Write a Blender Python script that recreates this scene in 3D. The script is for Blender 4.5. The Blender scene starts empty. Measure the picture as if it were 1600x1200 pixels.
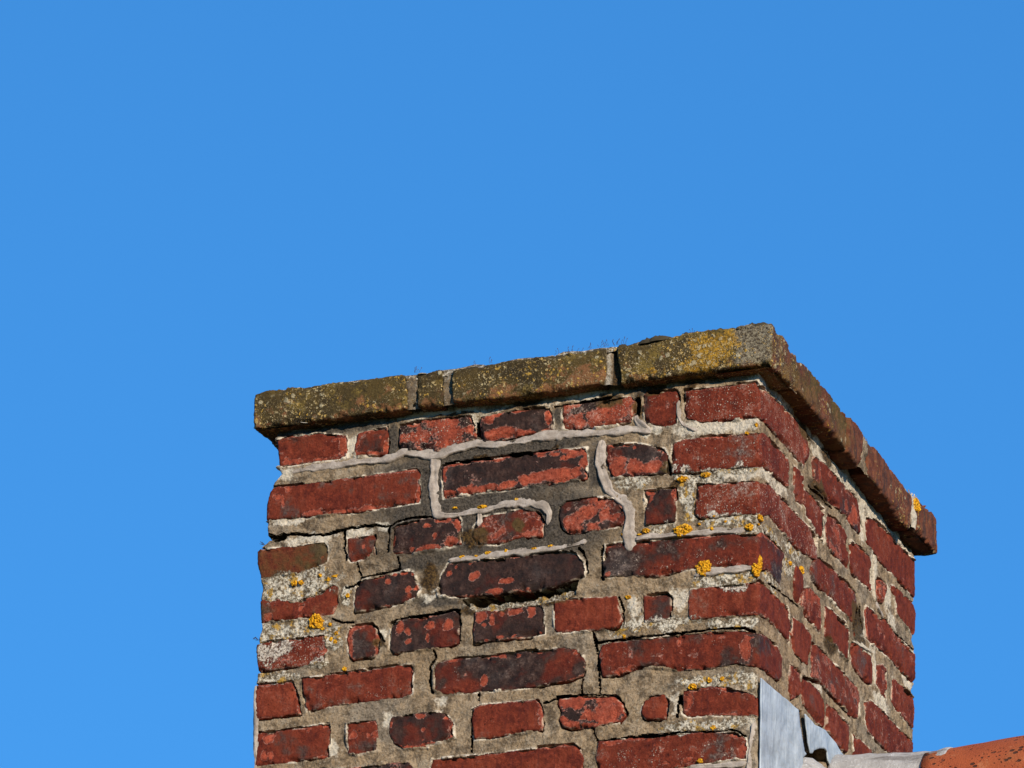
import bpy, bmesh, math, random, json
import numpy as np
from mathutils import Vector, Matrix

sc = bpy.context.scene
COL = sc.collection
random.seed(4)
RNG = np.random.default_rng(11)

# ------------------------------------------------------------ camera
cam_d = bpy.data.cameras.new('camera')
cam = bpy.data.objects.new('camera', cam_d)
COL.objects.link(cam)
cam_d.lens = 180.0
cam_d.sensor_width = 36.0
cam_d.clip_start = 0.1
cam_d.clip_end = 5000
YAW, PIT, ROL = math.radians(21.51), math.radians(22.392), math.radians(1.477)
fw = Vector((-math.sin(YAW)*math.cos(PIT), math.cos(YAW)*math.cos(PIT), math.sin(PIT)))
rt = Vector((math.cos(YAW), math.sin(YAW), 0))
up = rt.cross(fw)
r2 = math.cos(ROL)*rt + math.sin(ROL)*up
u2 = -math.sin(ROL)*rt + math.cos(ROL)*up
cam.matrix_world = Matrix(((r2.x, u2.x, -fw.x, 2.28051454), (r2.y, u2.y, -fw.y, -6.81005723),
                           (r2.z, u2.z, -fw.z, -2.96325757), (0, 0, 0, 1)))
sc.camera = cam

# ------------------------------------------------------------ world, sun, exposure
SUN_AZ = math.radians(45)     # from the front wall's normal towards the right wall's normal
SUN_EL = math.radians(20)
world = bpy.data.worlds.new('World')
sc.world = world
world.use_nodes = True
wn = world.node_tree
wn.nodes.clear()
wo = wn.nodes.new('ShaderNodeOutputWorld')
bg = wn.nodes.new('ShaderNodeBackground')
sky = wn.nodes.new('ShaderNodeTexSky')
sky.sky_type = 'NISHITA'
sky.sun_disc = False
sky.sun_elevation = SUN_EL
sky.sun_rotation = math.pi - SUN_AZ
sky.altitude = 0
sky.air_density = 1.0
sky.dust_density = 0.0
sky.ozone_density = 4.0
tint = wn.nodes.new('ShaderNodeMix')
tint.data_type = 'RGBA'
tint.blend_type = 'MULTIPLY'
tint.inputs[0].default_value = 1.0
tint.inputs[7].default_value = (0.35, 1.31, 2.50, 1)
gam = wn.nodes.new('ShaderNodeGamma')
gam.inputs[1].default_value = 0.5
wn.links.new(sky.outputs[0], gam.inputs[0])
wn.links.new(gam.outputs[0], tint.inputs[6])
wn.links.new(tint.outputs[2], bg.inputs[0])
bg.inputs[1].default_value = 0.12
wn.links.new(bg.outputs[0], wo.inputs[0])
sun_d = bpy.data.lights.new('sun', 'SUN')
sun_d.energy = 5.0
sun_d.angle = math.radians(0.5)
sun_d.color = (1.0, 0.885, 0.735)
sun = bpy.data.objects.new('sun', sun_d)
COL.objects.link(sun)
sdir = Vector((math.cos(SUN_EL)*math.sin(SUN_AZ), -math.cos(SUN_EL)*math.cos(SUN_AZ), math.sin(SUN_EL)))
sun.rotation_euler = sdir.to_track_quat('Z', 'Y').to_euler()
sun.location = (4, -6, 6)
vs = sc.view_settings
vs.view_transform = 'Standard'
vs.look = 'None'
vs.exposure = 0.3
vs.gamma = 1.0
vs.use_curve_mapping = False

# ------------------------------------------------------------ traced outlines of the masonry, 0.1 mm, on the walls' own planes
D = json.loads(r'''{"BR":[["L",[0.3,0,0.35,0.1,0],[[-8003,85],[-7648,96],[-7240,101],[-7021,61],[-6803,8],[-6772,-77],[-6766,-373],[-7004,-377],[-7247,-383],[-7735,-405],[-7875,-321],[-7978,-174]]],
["",[0.45,0,0.4,0.1,0],[[-6600,10],[-6372,50],[-6103,71],[-6080,-187],[-6114,-370],[-6356,-381],[-6639,-388],[-6645,-226]]],
["",[0.9,0.72,0.4,0.75,0],[[-5888,58],[-5567,86],[-5032,87],[-4725,76],[-4654,-92],[-4634,-335],[-4938,-364],[-5255,-446],[-5820,-339],[-5901,-342],[-5895,-102]]],
["",[0.8,0.1,0.4,0.1,0],[[-4538,27],[-4234,70],[-3812,84],[-3403,61],[-3347,-92],[-3347,-318],[-3591,-328],[-4011,-383],[-4460,-395],[-4530,-267],[-4548,-105]]],
["",[0.75,0.5,0.4,0.75,0.1],[[-3192,61],[-2839,57],[-2395,69],[-2083,83],[-2035,11],[-2038,-253],[-2089,-352],[-2491,-382],[-2908,-371],[-3171,-326],[-3202,-110]]],
["",[0.5,0.1,0.2,0.3,0],[[-1887,72],[-1823,117],[-1357,72],[-1309,-26],[-1324,-472],[-1556,-483],[-1842,-382],[-1889,-166]]],
["",[0.12,0,0.1,0.75,0.05],[[-1202,66],[-687,67],[-72,56],[15,1],[1181,114],[2299,118],[2542,77],[2422,-263],[2206,-518],[1109,-470],[24,-519],[-477,-509],[-912,-495],[-1145,-415],[-1209,-381],[-1212,-144]]],
["L",[0.3,0,0.3,0.2,0],[[-8086,-780],[-7966,-727],[-7287,-726],[-6828,-719],[-6209,-706],[-5594,-699],[-5538,-785],[-5522,-1264],[-5681,-1272],[-6189,-1280],[-6536,-1307],[-7264,-1290],[-8079,-1236],[-8103,-1020]]],
["",[0.9,0,0.6,0.15,0],[[-5168,-696],[-4982,-678],[-4479,-672],[-3846,-668],[-3269,-658],[-2772,-678],[-2767,-954],[-2775,-1189],[-3152,-1211],[-3675,-1215],[-4464,-1215],[-5124,-1244],[-5159,-962]]],
["",[0.65,0.1,0.4,0.2,0],[[-2447,-677],[-1992,-692],[-1525,-840],[-1459,-979],[-1469,-1252],[-1855,-1245],[-2346,-1227],[-2413,-1127],[-2468,-911]]],
["",[0.25,0,0.25,0.55,0],[[-1385,-779],[-1218,-733],[-577,-745],[35,-767],[257,-691],[799,-667],[1427,-666],[1444,-792],[1416,-1131],[1117,-1150],[651,-1194],[190,-1250],[63,-1329],[-343,-1307],[-674,-1319],[-1391,-1274],[-1420,-1010]]],
["L",[0.35,0,0.2,0.05,0.5],[[-8246,-1737],[-8111,-1726],[-7568,-1747],[-7110,-1740],[-7040,-1806],[-7021,-2072],[-7228,-2142],[-7548,-2212],[-8060,-2249],[-8173,-2157],[-8222,-1966]]],
["",[0.4,0,0.2,0.2,0],[[-6708,-1724],[-6280,-1706],[-6237,-1791],[-6241,-2027],[-6372,-2105],[-6639,-2115],[-6701,-2029]]],
["",[0.85,0.1,0.4,0.3,0],[[-5975,-1635],[-5884,-1566],[-5274,-1536],[-5246,-1565],[-4876,-1550],[-4821,-1635],[-4796,-2031],[-5098,-2076],[-5626,-2109],[-5920,-2063],[-5978,-1951]]],
["",[0.45,0.7,0.4,0.4,0.1],[[-4479,-1608],[-4137,-1595],[-3876,-1565],[-3640,-1597],[-3533,-1704],[-3477,-1841],[-3485,-2048],[-3916,-2039],[-4177,-2101],[-4571,-2057],[-4627,-1946],[-4619,-1763],[-4556,-1691]]],
["",[0.6,0.6,0.3,0.35,0],[[-3196,-1612],[-3093,-1545],[-2756,-1519],[-2471,-1513],[-2288,-1586],[-2156,-1757],[-2128,-1890],[-2178,-2027],[-2616,-2056],[-3056,-2058],[-3176,-1927],[-3205,-1767]]],
["",[0.7,0,0.35,0.1,0],[[-1825,-1496],[-1594,-1497],[-1337,-1527],[-1334,-1748],[-1343,-2058],[-1586,-2056],[-1817,-2055],[-1822,-1744]]],
["",[0.15,0,0.1,0.85,0.05],[[-985,-1504],[-774,-1518],[-392,-1524],[103,-1553],[423,-1410],[1199,-1408],[2148,-1402],[2889,-1413],[2903,-1589],[2891,-1784],[2184,-1952],[1676,-1966],[925,-1957],[545,-1909],[105,-2095],[-388,-2057],[-674,-2054],[-941,-2042],[-1018,-1966],[-1021,-1752]]],
["L",[0.3,0,0.3,0.2,0.3],[[-8129,-2519],[-7828,-2591],[-7501,-2679],[-7210,-2579],[-6920,-2466],[-6810,-2517],[-6827,-2777],[-6900,-2953],[-7328,-2946],[-7999,-2980],[-8085,-2879],[-8133,-2716]]],
["",[0.85,-0.2,0.3,0.1,0],[[-6492,-2446],[-6280,-2417],[-6015,-2394],[-5645,-2356],[-5550,-2419],[-5518,-2579],[-5448,-2691],[-5496,-2842],[-5864,-2907],[-6526,-2953],[-6560,-2780],[-6541,-2572]]],
["",[0.9,-0.4,0.25,0.1,0],[[-5025,-2320],[-4433,-2320],[-3648,-2329],[-3128,-2335],[-2920,-2397],[-2787,-2542],[-2746,-2675],[-2795,-2786],[-3271,-2897],[-3634,-2909],[-4338,-2910],[-5153,-2853],[-5197,-2718],[-5137,-2516]]],
["",[0.55,-0.2,0.25,0.45,0],[[-2456,-2294],[-2225,-2289],[-1627,-2332],[-1034,-2341],[-386,-2360],[12,-2386],[207,-2315],[551,-2288],[1248,-2270],[1221,-2493],[1050,-2854],[732,-2841],[444,-2817],[72,-2954],[-420,-2865],[-1047,-2850],[-1658,-2898],[-2293,-2832],[-2485,-2828],[-2502,-2599]]],
["L",[0.1,0.45,0.3,1.0,0.1],[[-8163,-3526],[-7875,-3334],[-7503,-3255],[-6994,-3256],[-6977,-3545],[-6989,-3726],[-7295,-3733],[-7830,-3743],[-8124,-3778],[-8157,-3658]]],
["",[0.5,0,0.4,0.2,0],[[-6624,-3191],[-6518,-3176],[-6252,-3184],[-6169,-3265],[-6116,-3427],[-6155,-3656],[-6206,-3716],[-6550,-3727],[-6621,-3608],[-6657,-3370]]],
["",[0.8,-0.2,0.3,0.1,0],[[-5920,-3200],[-5723,-3156],[-5328,-3146],[-4882,-3116],[-4814,-3175],[-4801,-3616],[-4917,-3681],[-5310,-3692],[-5863,-3699],[-5932,-3601],[-5940,-3393]]],
["",[0.8,-0.1,0.3,0.1,0],[[-4553,-3164],[-4148,-3156],[-3628,-3160],[-3447,-3154],[-3393,-3250],[-3410,-3633],[-3720,-3665],[-4135,-3660],[-4552,-3668],[-4564,-3409]]],
["",[0.05,-0.6,0.1,0.1,0],[[-3254,-3110],[-2724,-3141],[-2261,-3153],[-2207,-3325],[-2153,-3536],[-2227,-3655],[-2585,-3669],[-3203,-3642],[-3243,-3599],[-3267,-3340]]],
["",[0.4,-0.6,0.1,0.05,0],[[-1839,-3186],[-1469,-3200],[-1391,-3285],[-1374,-3618],[-1565,-3636],[-1819,-3622],[-1840,-3416]]],
["",[0.1,-0.6,0.1,0.25,0.2],[[-1088,-3178],[-607,-3166],[23,-3164],[182,-3112],[832,-3094],[1491,-3071],[1571,-3301],[1574,-3634],[1147,-3600],[456,-3607],[191,-3630],[26,-3696],[-351,-3677],[-728,-3674],[-1057,-3665],[-1109,-3570],[-1111,-3341]]],
["L",[0.02,-0.6,0.1,0.1,0],[[-8073,-4062],[-7970,-3979],[-7552,-3980],[-7480,-4143],[-7389,-4524],[-7688,-4526],[-8029,-4544],[-8108,-4474],[-8133,-4160]]],
["",[0.25,-0.3,0.15,0.3,0],[[-7382,-3945],[-7073,-3935],[-6755,-3916],[-6120,-3898],[-5571,-3892],[-5527,-3969],[-5534,-4380],[-5785,-4416],[-6417,-4435],[-6840,-4445],[-7274,-4474],[-7337,-4261]]],
["",[0.7,-0.1,0.3,0.25,0],[[-5151,-3904],[-4963,-3882],[-4337,-3896],[-3714,-3888],[-3095,-3881],[-2889,-3923],[-2784,-4026],[-2730,-4174],[-2777,-4352],[-2981,-4433],[-3494,-4462],[-3907,-4472],[-4737,-4449],[-5051,-4428],[-5189,-4353],[-5200,-4023]]],
["",[0.5,0.05,0.3,0.35,0],[[-2466,-3911],[-2121,-3883],[-1358,-3887],[-727,-3877],[-223,-3918],[-48,-3966],[8,-3981],[309,-3912],[919,-3882],[1151,-4007],[1117,-4375],[773,-4438],[318,-4464],[92,-4497],[-19,-4518],[-345,-4434],[-721,-4471],[-1250,-4455],[-1555,-4366],[-1860,-4334],[-2189,-4422],[-2444,-4422],[-2511,-4237],[-2515,-4008]]],
["L",[0.3,-0.2,0.3,0.1,0],[[-7986,-4786],[-7465,-4744],[-6903,-4716],[-6865,-4864],[-6871,-5253],[-7335,-5280],[-7760,-5302],[-7954,-5252],[-8025,-5101],[-7991,-4919]]],
["",[0.35,-0.2,0.3,0.2,0],[[-6605,-4746],[-6406,-4724],[-6110,-4733],[-6083,-4899],[-6070,-5248],[-6385,-5269],[-6554,-5242],[-6595,-5013]]],
["",[0.8,-0.1,0.5,0.1,0],[[-5879,-4714],[-5565,-4694],[-5147,-4695],[-5126,-4697],[-4957,-4765],[-4848,-4918],[-4820,-5145],[-5027,-5206],[-5339,-5216],[-5254,-5265],[-5651,-5247],[-5801,-5151],[-5889,-5020],[-5897,-4815]]],
["",[0.1,-0.6,0.1,0.1,0],[[-4532,-4715],[-4419,-4665],[-3902,-4666],[-3530,-4672],[-3446,-4772],[-3390,-4960],[-3406,-5161],[-3888,-5195],[-4300,-5215],[-4508,-5205],[-4537,-5050]]],
["",[0.95,0.65,0.9,0.1,0],[[-3149,-4700],[-2770,-4698],[-2463,-4738],[-2260,-4749],[-2135,-4882],[-2072,-5050],[-2171,-5161],[-2455,-5193],[-2658,-5214],[-2965,-5184],[-3089,-5131],[-3142,-5025],[-3104,-4907],[-3179,-4758]]],
["",[0.15,-0.4,0.1,0.2,0],[[-1701,-4787],[-1473,-4785],[-1408,-4904],[-1443,-5177],[-1543,-5192],[-1771,-5145],[-1836,-5038],[-1800,-4890]]],
["",[0.3,-0.2,0.2,0.3,0],[[-1171,-4765],[-769,-4730],[-467,-4773],[-192,-4876],[-42,-4954],[-12,-4974],[1471,-4944],[1514,-5385],[30,-5272],[-40,-5261],[-339,-5248],[-714,-5199],[-1090,-5187],[-1179,-5128],[-1207,-4925]]],
["L",[0.1,-0.3,0.2,0.1,0],[[-7902,-5462],[-7413,-5447],[-7346,-6025],[-7918,-6034]]],
["",[0.6,0.3,0.3,0.2,0],[[-7243,-5463],[-6504,-5462],[-5561,-5449],[-5452,-5571],[-5459,-5976],[-6356,-6014],[-7197,-6038]]],
["",[0.15,-0.4,0.2,0.1,0],[[-5185,-5455],[-4708,-5450],[-4087,-5458],[-3471,-5437],[-2858,-5436],[-2774,-5524],[-2741,-5688],[-2746,-5928],[-3664,-5921],[-4486,-5965],[-5179,-5981],[-5219,-5695]]],
["",[0.35,-0.1,0.3,0.5,0],[[-2502,-5425],[-1843,-5439],[-1087,-5449],[-337,-5485],[-187,-5599],[-161,-5751],[-185,-5922],[-582,-5933],[-1082,-5960],[-1834,-5989],[-2516,-5999],[-2547,-5721]]],
["",[0.45,0.3,0.2,0.1,0],[[2706,-130],[3279,-48],[4027,-38],[4958,-21],[5085,-193],[5125,-562],[4784,-590],[4026,-554],[3280,-600],[2748,-609],[2682,-380]]],
["R",[0.15,-0.1,0.2,0.25,0.1],[[5542,-92],[6205,17],[7055,36],[7775,70],[8190,72],[8205,-227],[8185,-515],[7979,-587],[7330,-614],[6478,-637],[6057,-633],[5503,-568],[5450,-323]]],
["",[0.2,-0.2,0.1,0.2,0],[[1743,-653],[2183,-647],[2185,-885],[2107,-1205],[1867,-1175],[1708,-1115]]],
["",[0.2,0.4,0.2,0.2,0],[[2225,-870],[2506,-833],[3034,-824],[3198,-831],[3174,-1107],[3117,-1368],[2630,-1345],[2307,-1264],[2210,-1088]]],
["",[0.35,0.35,0.2,0.3,0],[[3346,-873],[3875,-766],[4277,-771],[4444,-862],[4491,-1062],[4476,-1370],[4074,-1405],[3610,-1399],[3314,-1356],[3281,-1133]]],
["",[0.25,0.1,0.2,0.3,0],[[4613,-845],[4953,-787],[5639,-760],[5742,-833],[5761,-1045],[5737,-1316],[5359,-1361],[4678,-1363],[4578,-1247]]],
["",[0.1,0.6,0.2,0.2,0],[[6067,-981],[6474,-926],[6486,-1054],[6314,-1311],[6118,-1358],[6051,-1206]]],
["R",[0.2,-0.1,0.2,0.2,0],[[6757,-826],[7041,-793],[7759,-742],[8121,-750],[8170,-868],[8166,-1048],[8038,-1271],[7605,-1285],[7105,-1236],[6966,-1063]]],
["",[0.35,0.0,0.2,0.5,0],[[2761,-1830],[3086,-1714],[3610,-1656],[4274,-1635],[4948,-1635],[4960,-1847],[4809,-2200],[4272,-2192],[3610,-2209],[3087,-2201],[2634,-2213],[2601,-2035]]],
["R",[0.2,0.25,0.2,0.1,0],[[5356,-1666],[5977,-1603],[6184,-1663],[6465,-1549],[7028,-1615],[7743,-1571],[8140,-1570],[8149,-1811],[8056,-2119],[7732,-2127],[7019,-2145],[6318,-2141],[5694,-2221],[5420,-2207],[5354,-1970]]],
["",[0.3,-0.3,0.1,0.1,0],[[1711,-2288],[1932,-2251],[2154,-2319],[2169,-2523],[2063,-2831],[1810,-2836],[1684,-2776]]],
["",[0.1,0.4,0.3,0.2,0],[[2188,-2516],[2442,-2385],[2958,-2394],[3055,-2529],[3069,-2713],[3056,-2928],[2702,-2944],[2318,-2909],[2107,-2815]]],
["",[0.3,-0.1,0.2,0.1,0],[[3315,-2417],[3610,-2357],[4272,-2342],[4472,-2401],[4485,-2568],[4436,-2925],[4005,-2921],[3479,-2910],[3316,-2881],[3296,-2656]]],
["",[0.25,-0.3,0.2,0.2,0],[[4673,-2525],[5213,-2470],[5623,-2440],[5759,-2567],[5772,-2714],[5756,-2902],[5278,-2964],[4738,-2930],[4604,-2890]]],
["",[0.1,0.3,0.2,0.3,0],[[5967,-2497],[6315,-2359],[6524,-2376],[6534,-2633],[6517,-2899],[6169,-2905],[5963,-2801]]],
["R",[0.15,0.2,0.2,0.4,0],[[6874,-2390],[7442,-2355],[8015,-2342],[8100,-2447],[8096,-2624],[8040,-2884],[7503,-2904],[7007,-2891],[6797,-2829]]],
["",[0.1,-0.4,0.1,0.1,0],[[1687,-3147],[2128,-3099],[2542,-3134],[2587,-3192],[2544,-3436],[2450,-3675],[2133,-3719],[1692,-3692],[1640,-3432]]],
["",[0.35,0.45,0.2,0.4,0],[[2671,-3226],[3089,-3189],[3610,-3202],[4269,-3193],[4938,-3204],[5072,-3309],[5084,-3497],[5069,-3714],[4600,-3781],[3938,-3766],[3220,-3751],[2834,-3775],[2597,-3791],[2608,-3476]]],
["R",[0.25,0.1,0.2,0.5,0],[[5377,-3316],[5685,-3172],[6305,-3142],[7003,-3153],[7712,-3143],[8020,-3132],[8066,-3336],[8025,-3567],[7560,-3670],[6714,-3743],[6159,-3747],[5543,-3752],[5408,-3583]]],
["",[0.15,0.2,0.3,0.3,0],[[1539,-3959],[1945,-3885],[2103,-3915],[2104,-4058],[2073,-4212],[1948,-4335],[1637,-4488],[1511,-4316]]],
["",[0.2,-0.3,0.1,0.1,0],[[2166,-3976],[2515,-3922],[3027,-3919],[3221,-4000],[3221,-4208],[3189,-4426],[2708,-4416],[2200,-4376],[2105,-4202]]],
["",[0.15,0.0,0.1,0.3,0],[[3383,-3989],[3872,-3955],[4466,-3972],[4478,-4178],[4464,-4456],[3806,-4498],[3383,-4405],[3363,-4203]]],
["",[0.15,0.0,0.1,0.3,0],[[4732,-4055],[5269,-4010],[5881,-4006],[5913,-4209],[5842,-4444],[5266,-4455],[4730,-4434],[4704,-4253]]]],
"CP":[["L",[1.0,0.5],[[-8581,778],[-8534,821],[-7670,838],[-6855,825],[-6038,831],[-6004,544],[-5978,245],[-6833,243],[-7644,221],[-8556,232],[-8585,512]]],
["",[0.8,0.4],[[-5858,808],[-5643,816],[-5424,820],[-5393,521],[-5379,238],[-5598,247],[-5799,258],[-5827,549]]],
["",[1.0,0.6],[[-5215,794],[-4709,797],[-4180,837],[-3389,844],[-2708,828],[-2708,530],[-2723,241],[-3376,243],[-4428,222],[-5211,239],[-5234,555]]],
["",[0.9,1.0],[[-2512,838],[-1824,874],[-1307,935],[-535,928],[-49,899],[46,895],[592,894],[1152,837],[1178,576],[1165,290],[482,221],[-44,191],[-71,244],[-786,248],[-1815,246],[-2450,238],[-2481,555]]],
["",[0.55,0.2],[[1279,843],[1985,890],[2965,877],[3714,848],[3780,704],[3728,263],[2965,283],[2149,290],[1268,306],[1250,551]]],
["",[0.4,0.1],[[3814,840],[4220,860],[4534,802],[4515,521],[4385,185],[4089,196],[3795,234],[3780,514]]],
["",[0.15,0.1],[[4885,854],[5509,870],[6387,812],[7281,766],[7257,491],[7133,152],[6377,196],[5501,246],[4854,266],[4840,534]]],
["R",[0.08,0.05],[[7600,842],[8012,909],[8612,902],[8721,799],[8722,516],[8688,271],[8364,274],[7906,278],[7542,272],[7529,534]]]],
"PL":[[-8026,589],[-8005,121],[-7972,-121],[-7939,-373],[-7889,-508],[-8035,-663],[-8108,-966],[-8106,-1255],[-8105,-1511],[-8036,-1583],[-8131,-1657],[-8247,-1729],[-8236,-1964],[-8170,-2216],[-8140,-2399],[-8163,-2586],[-8127,-2906],[-8129,-3085],[-8177,-3216],[-8191,-3393],[-8157,-3658],[-8146,-3888],[-8184,-3989],[-8132,-5318],[-8084,-6344]],
"PR":[[8157,933],[8176,124],[8199,-521],[8012,-755],[8156,-850],[8112,-1167],[7999,-1373],[8143,-1458],[8141,-1547],[8092,-2118],[7980,-2321],[8050,-2430],[8119,-2573],[8039,-2906],[8025,-3567]],
"CR":[[2.2,16,[[-8079,-1543],[-7927,-1587],[-7686,-1534],[-7386,-1587],[-7061,-1618],[-6821,-1579],[-6714,-1551],[-6420,-1545],[-6178,-1559],[-5990,-1594],[-5885,-1540],[-5620,-1504],[-5274,-1525]]],
[9,26,[[-8092,-1542],[-7928,-1582],[-7793,-1557]]],
[1.6,10,[[-6753,-1587],[-6729,-1867],[-6716,-2067]]],
[2,10,[[-6248,-1697],[-6231,-2028]]],
[1.6,10,[[-6003,-1606],[-6001,-2028]]],
[1.4,8,[[-6530,-2153],[-6500,-2262],[-6428,-2393],[-6491,-2473],[-6569,-2530],[-6703,-2529]]],
[1.2,7,[[-5865,-2122],[-5808,-2233],[-5791,-2340]]],
[1.4,8,[[-6427,-2401],[-6149,-2366],[-5804,-2338]]],
[1.3,8,[[-6911,-3017],[-6734,-3088],[-6547,-3121]]],
[1.4,9,[[-6225,-3186],[-6118,-3348],[-6029,-3475]]],
[1.8,10,[[-5921,-3182],[-5724,-3130],[-5328,-3126],[-4856,-3098],[-4801,-3177],[-4784,-3592]]],
[1.6,8,[[-5355,-3131],[-4987,-3126],[-4804,-3104]]],
[1.3,8,[[-2637,-3676],[-2557,-3825],[-2539,-4107]]],
[1.3,8,[[-2637,-3676],[-2568,-3900],[-2549,-4233],[-2507,-4440],[-2477,-4697]]],
[2.0,11,[[-2556,-3863],[-2122,-3845],[-1613,-3848],[-1105,-3858],[-702,-3850],[-224,-3872],[-35,-3950]]],
[1.6,9,[[157,-3913],[460,-3898],[919,-3862]]],
[1.6,9,[[-3181,-4667],[-2791,-4669],[-2423,-4720],[-2239,-4735],[-2115,-4884],[-2051,-5052],[-2161,-5182]]],
[1.2,8,[[-2607,-5229],[-2533,-5367],[-2502,-5430]]],
[1.5,8,[[-2502,-5420],[-2096,-5409],[-1793,-5411],[-1088,-5424],[-337,-5465],[-187,-5574]]],
[1.8,9,[[-5199,-3714],[-5164,-3821],[-5244,-3957],[-5244,-4286],[-5209,-4381]]],
[1.1,7,[[-4445,-4489],[-4440,-4653],[-4542,-4720],[-4544,-5171],[-4537,-5395]]],
[1.1,6,[[-2776,-4433],[-2786,-4635]]],
[1.1,6,[[-3385,-4738],[-3180,-4697]]],
[6.5,30,[[-4580,-75],[-4597,-246]]],
[9,26,[[-1972,3],[-1979,-207]]],
[2.6,14,[[-4823,-663],[-4659,-677]]],
[2.8,14,[[-4004,-638],[-3715,-649]]],
[1.2,6,[[-5116,-649],[-4479,-661],[-3793,-661],[-3269,-647]]],
[1.5,8,[[321,-2274],[782,-2282],[1131,-2273]]],
[1.6,8,[[-1004,-1486],[-890,-1486]]],
[3.0,12,[[-1462,-1057],[-1411,-1249]]],
[2.2,9,[[-1233,-4834],[-1262,-5170]]],
[1.2,6,[[-5887,31],[-5901,-342]]],
[1.4,8,[[-3324,64],[-3180,73],[-2786,64],[-2395,82]]],
[2.4,12,[[-2996,77],[-2656,88],[-2395,109]]],
[1.1,6,[[-3196,-1598],[-3178,-1849],[-3082,-2042]]],
[1.2,6,[[-2495,-2303],[-2502,-2599],[-2485,-2846]]],
[1.2,7,[[-2223,-3170],[-2142,-3383],[-2126,-3615]]],
[1.2,6,[[-2870,-2299],[-2750,-2494],[-2732,-2729]]],
[4.5,28,[[4946,-1895],[4809,-2243],[4808,-2372]]],
[3,20,[[5083,-1761],[5216,-2104],[5351,-2295]]],
[3.5,20,[[2506,-713],[3116,-674],[3610,-680]]],
[3,24,[[2166,-3955],[2610,-3859],[3091,-3752]]],
[1.8,12,[[6958,-1573],[7456,-1557],[8105,-1515]]],
[1.6,12,[[6045,-1689],[6500,-1565]]],
[1.4,9,[[3182,-933],[3215,-1370]]],
[1.2,8,[[1593,-3139],[1611,-3668]]],
[1.2,8,[[1658,-3426],[1692,-3702],[2164,-3739]]],
[1.2,8,[[2954,-1379],[3216,-1413]]],
[1.2,8,[[3610,-1378],[4476,-1370]]],
[1.2,8,[[3220,-3772],[3872,-3808],[4599,-3802]]],
[1.2,8,[[3545,-2866],[4470,-2913]]],
[1.3,8,[[569,-3002],[1247,-2928],[1937,-2895]]]],
"HO":[[40,[[-4769,-2934],[-4338,-2910],[-3634,-2906],[-3271,-2897],[-2890,-2825],[-2922,-3048],[-3267,-3104],[-3629,-3147],[-4096,-3164],[-4540,-3158],[-4626,-3087]]],
[70,[[1950,-4564],[2163,-4494],[2330,-4948],[2521,-5047],[2965,-4828],[3287,-4742],[3429,-4887],[2712,-5236],[2144,-5252],[2015,-4845]]]],
"BD":[[12,[[-7737,-486],[-7434,-460],[-7109,-461],[-6784,-456],[-6461,-457],[-6137,-488],[-5951,-438],[-5818,-392],[-5549,-456],[-5307,-501],[-5122,-462],[-4883,-424],[-4619,-390],[-4326,-451],[-4220,-451],[-3851,-434],[-3589,-400],[-3301,-397],[-2907,-437],[-2489,-461],[-2126,-458],[-1866,-490],[-1749,-551]]],
[11,[[-1788,-494],[-1932,-397],[-2011,-303],[-1968,-240]]],
[11.5,[[-5293,-527],[-5299,-760],[-5304,-1025],[-5268,-1294],[-5217,-1505],[-4983,-1530],[-4719,-1520],[-4403,-1499],[-4141,-1463],[-3879,-1446],[-3669,-1479],[-3458,-1560],[-3371,-1683],[-3393,-1876]]],
[7,[[-4528,-1537],[-4508,-1697],[-4532,-1773]]],
[9,[[-5018,-2268],[-4565,-2277],[-4120,-2256],[-3650,-2264],[-3182,-2264],[-2923,-2242],[-2747,-2204]]],
[13,[[-2526,-575],[-2561,-795],[-2558,-979],[-2515,-1194],[-2407,-1421],[-2263,-1563],[-2093,-1660],[-2047,-1796],[-2064,-1872],[-2073,-2104],[-2057,-2313],[-2026,-2466]]],
[7.5,[[-1984,-2263],[-1782,-2243],[-1532,-2260],[-1226,-2256],[-958,-2276],[-577,-2287],[-215,-2318]]],
[10,[[-1036,-2947],[-913,-2932],[-666,-2915],[-382,-2919],[-79,-2928]]],
[12,[[-1298,-80],[-1274,-346],[-1216,-485],[-975,-606]]],
[9,[[-8185,-3968],[-8181,-4280],[-8151,-4697],[-8121,-5113],[-8081,-5733]]],
[11,[[-34,-5366],[-82,-5585],[-116,-5829],[-119,-6076],[-118,-6224]]],
[9,[[-1082,-5965],[-582,-5988],[-159,-5986]]],
[-7,[[5848,-641],[5858,-1011],[5842,-1235],[5923,-1425]]],
[-6,[[5265,-259],[5332,-432],[5434,-570]]],
[-6,[[5762,-2328],[5828,-2587],[5859,-2878]]],
[-6,[[4740,-2492],[5282,-2415],[5693,-2341]]],
[12,[[5979,-1439],[6187,-1487],[6361,-1525]]],
[-5,[[3215,-943],[3248,-1187],[3203,-1439]]],
[-7,[[5085,-193],[5213,-311],[5366,-447]]],
[-5,[[8111,916],[8043,749],[7948,559]]]],
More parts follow.
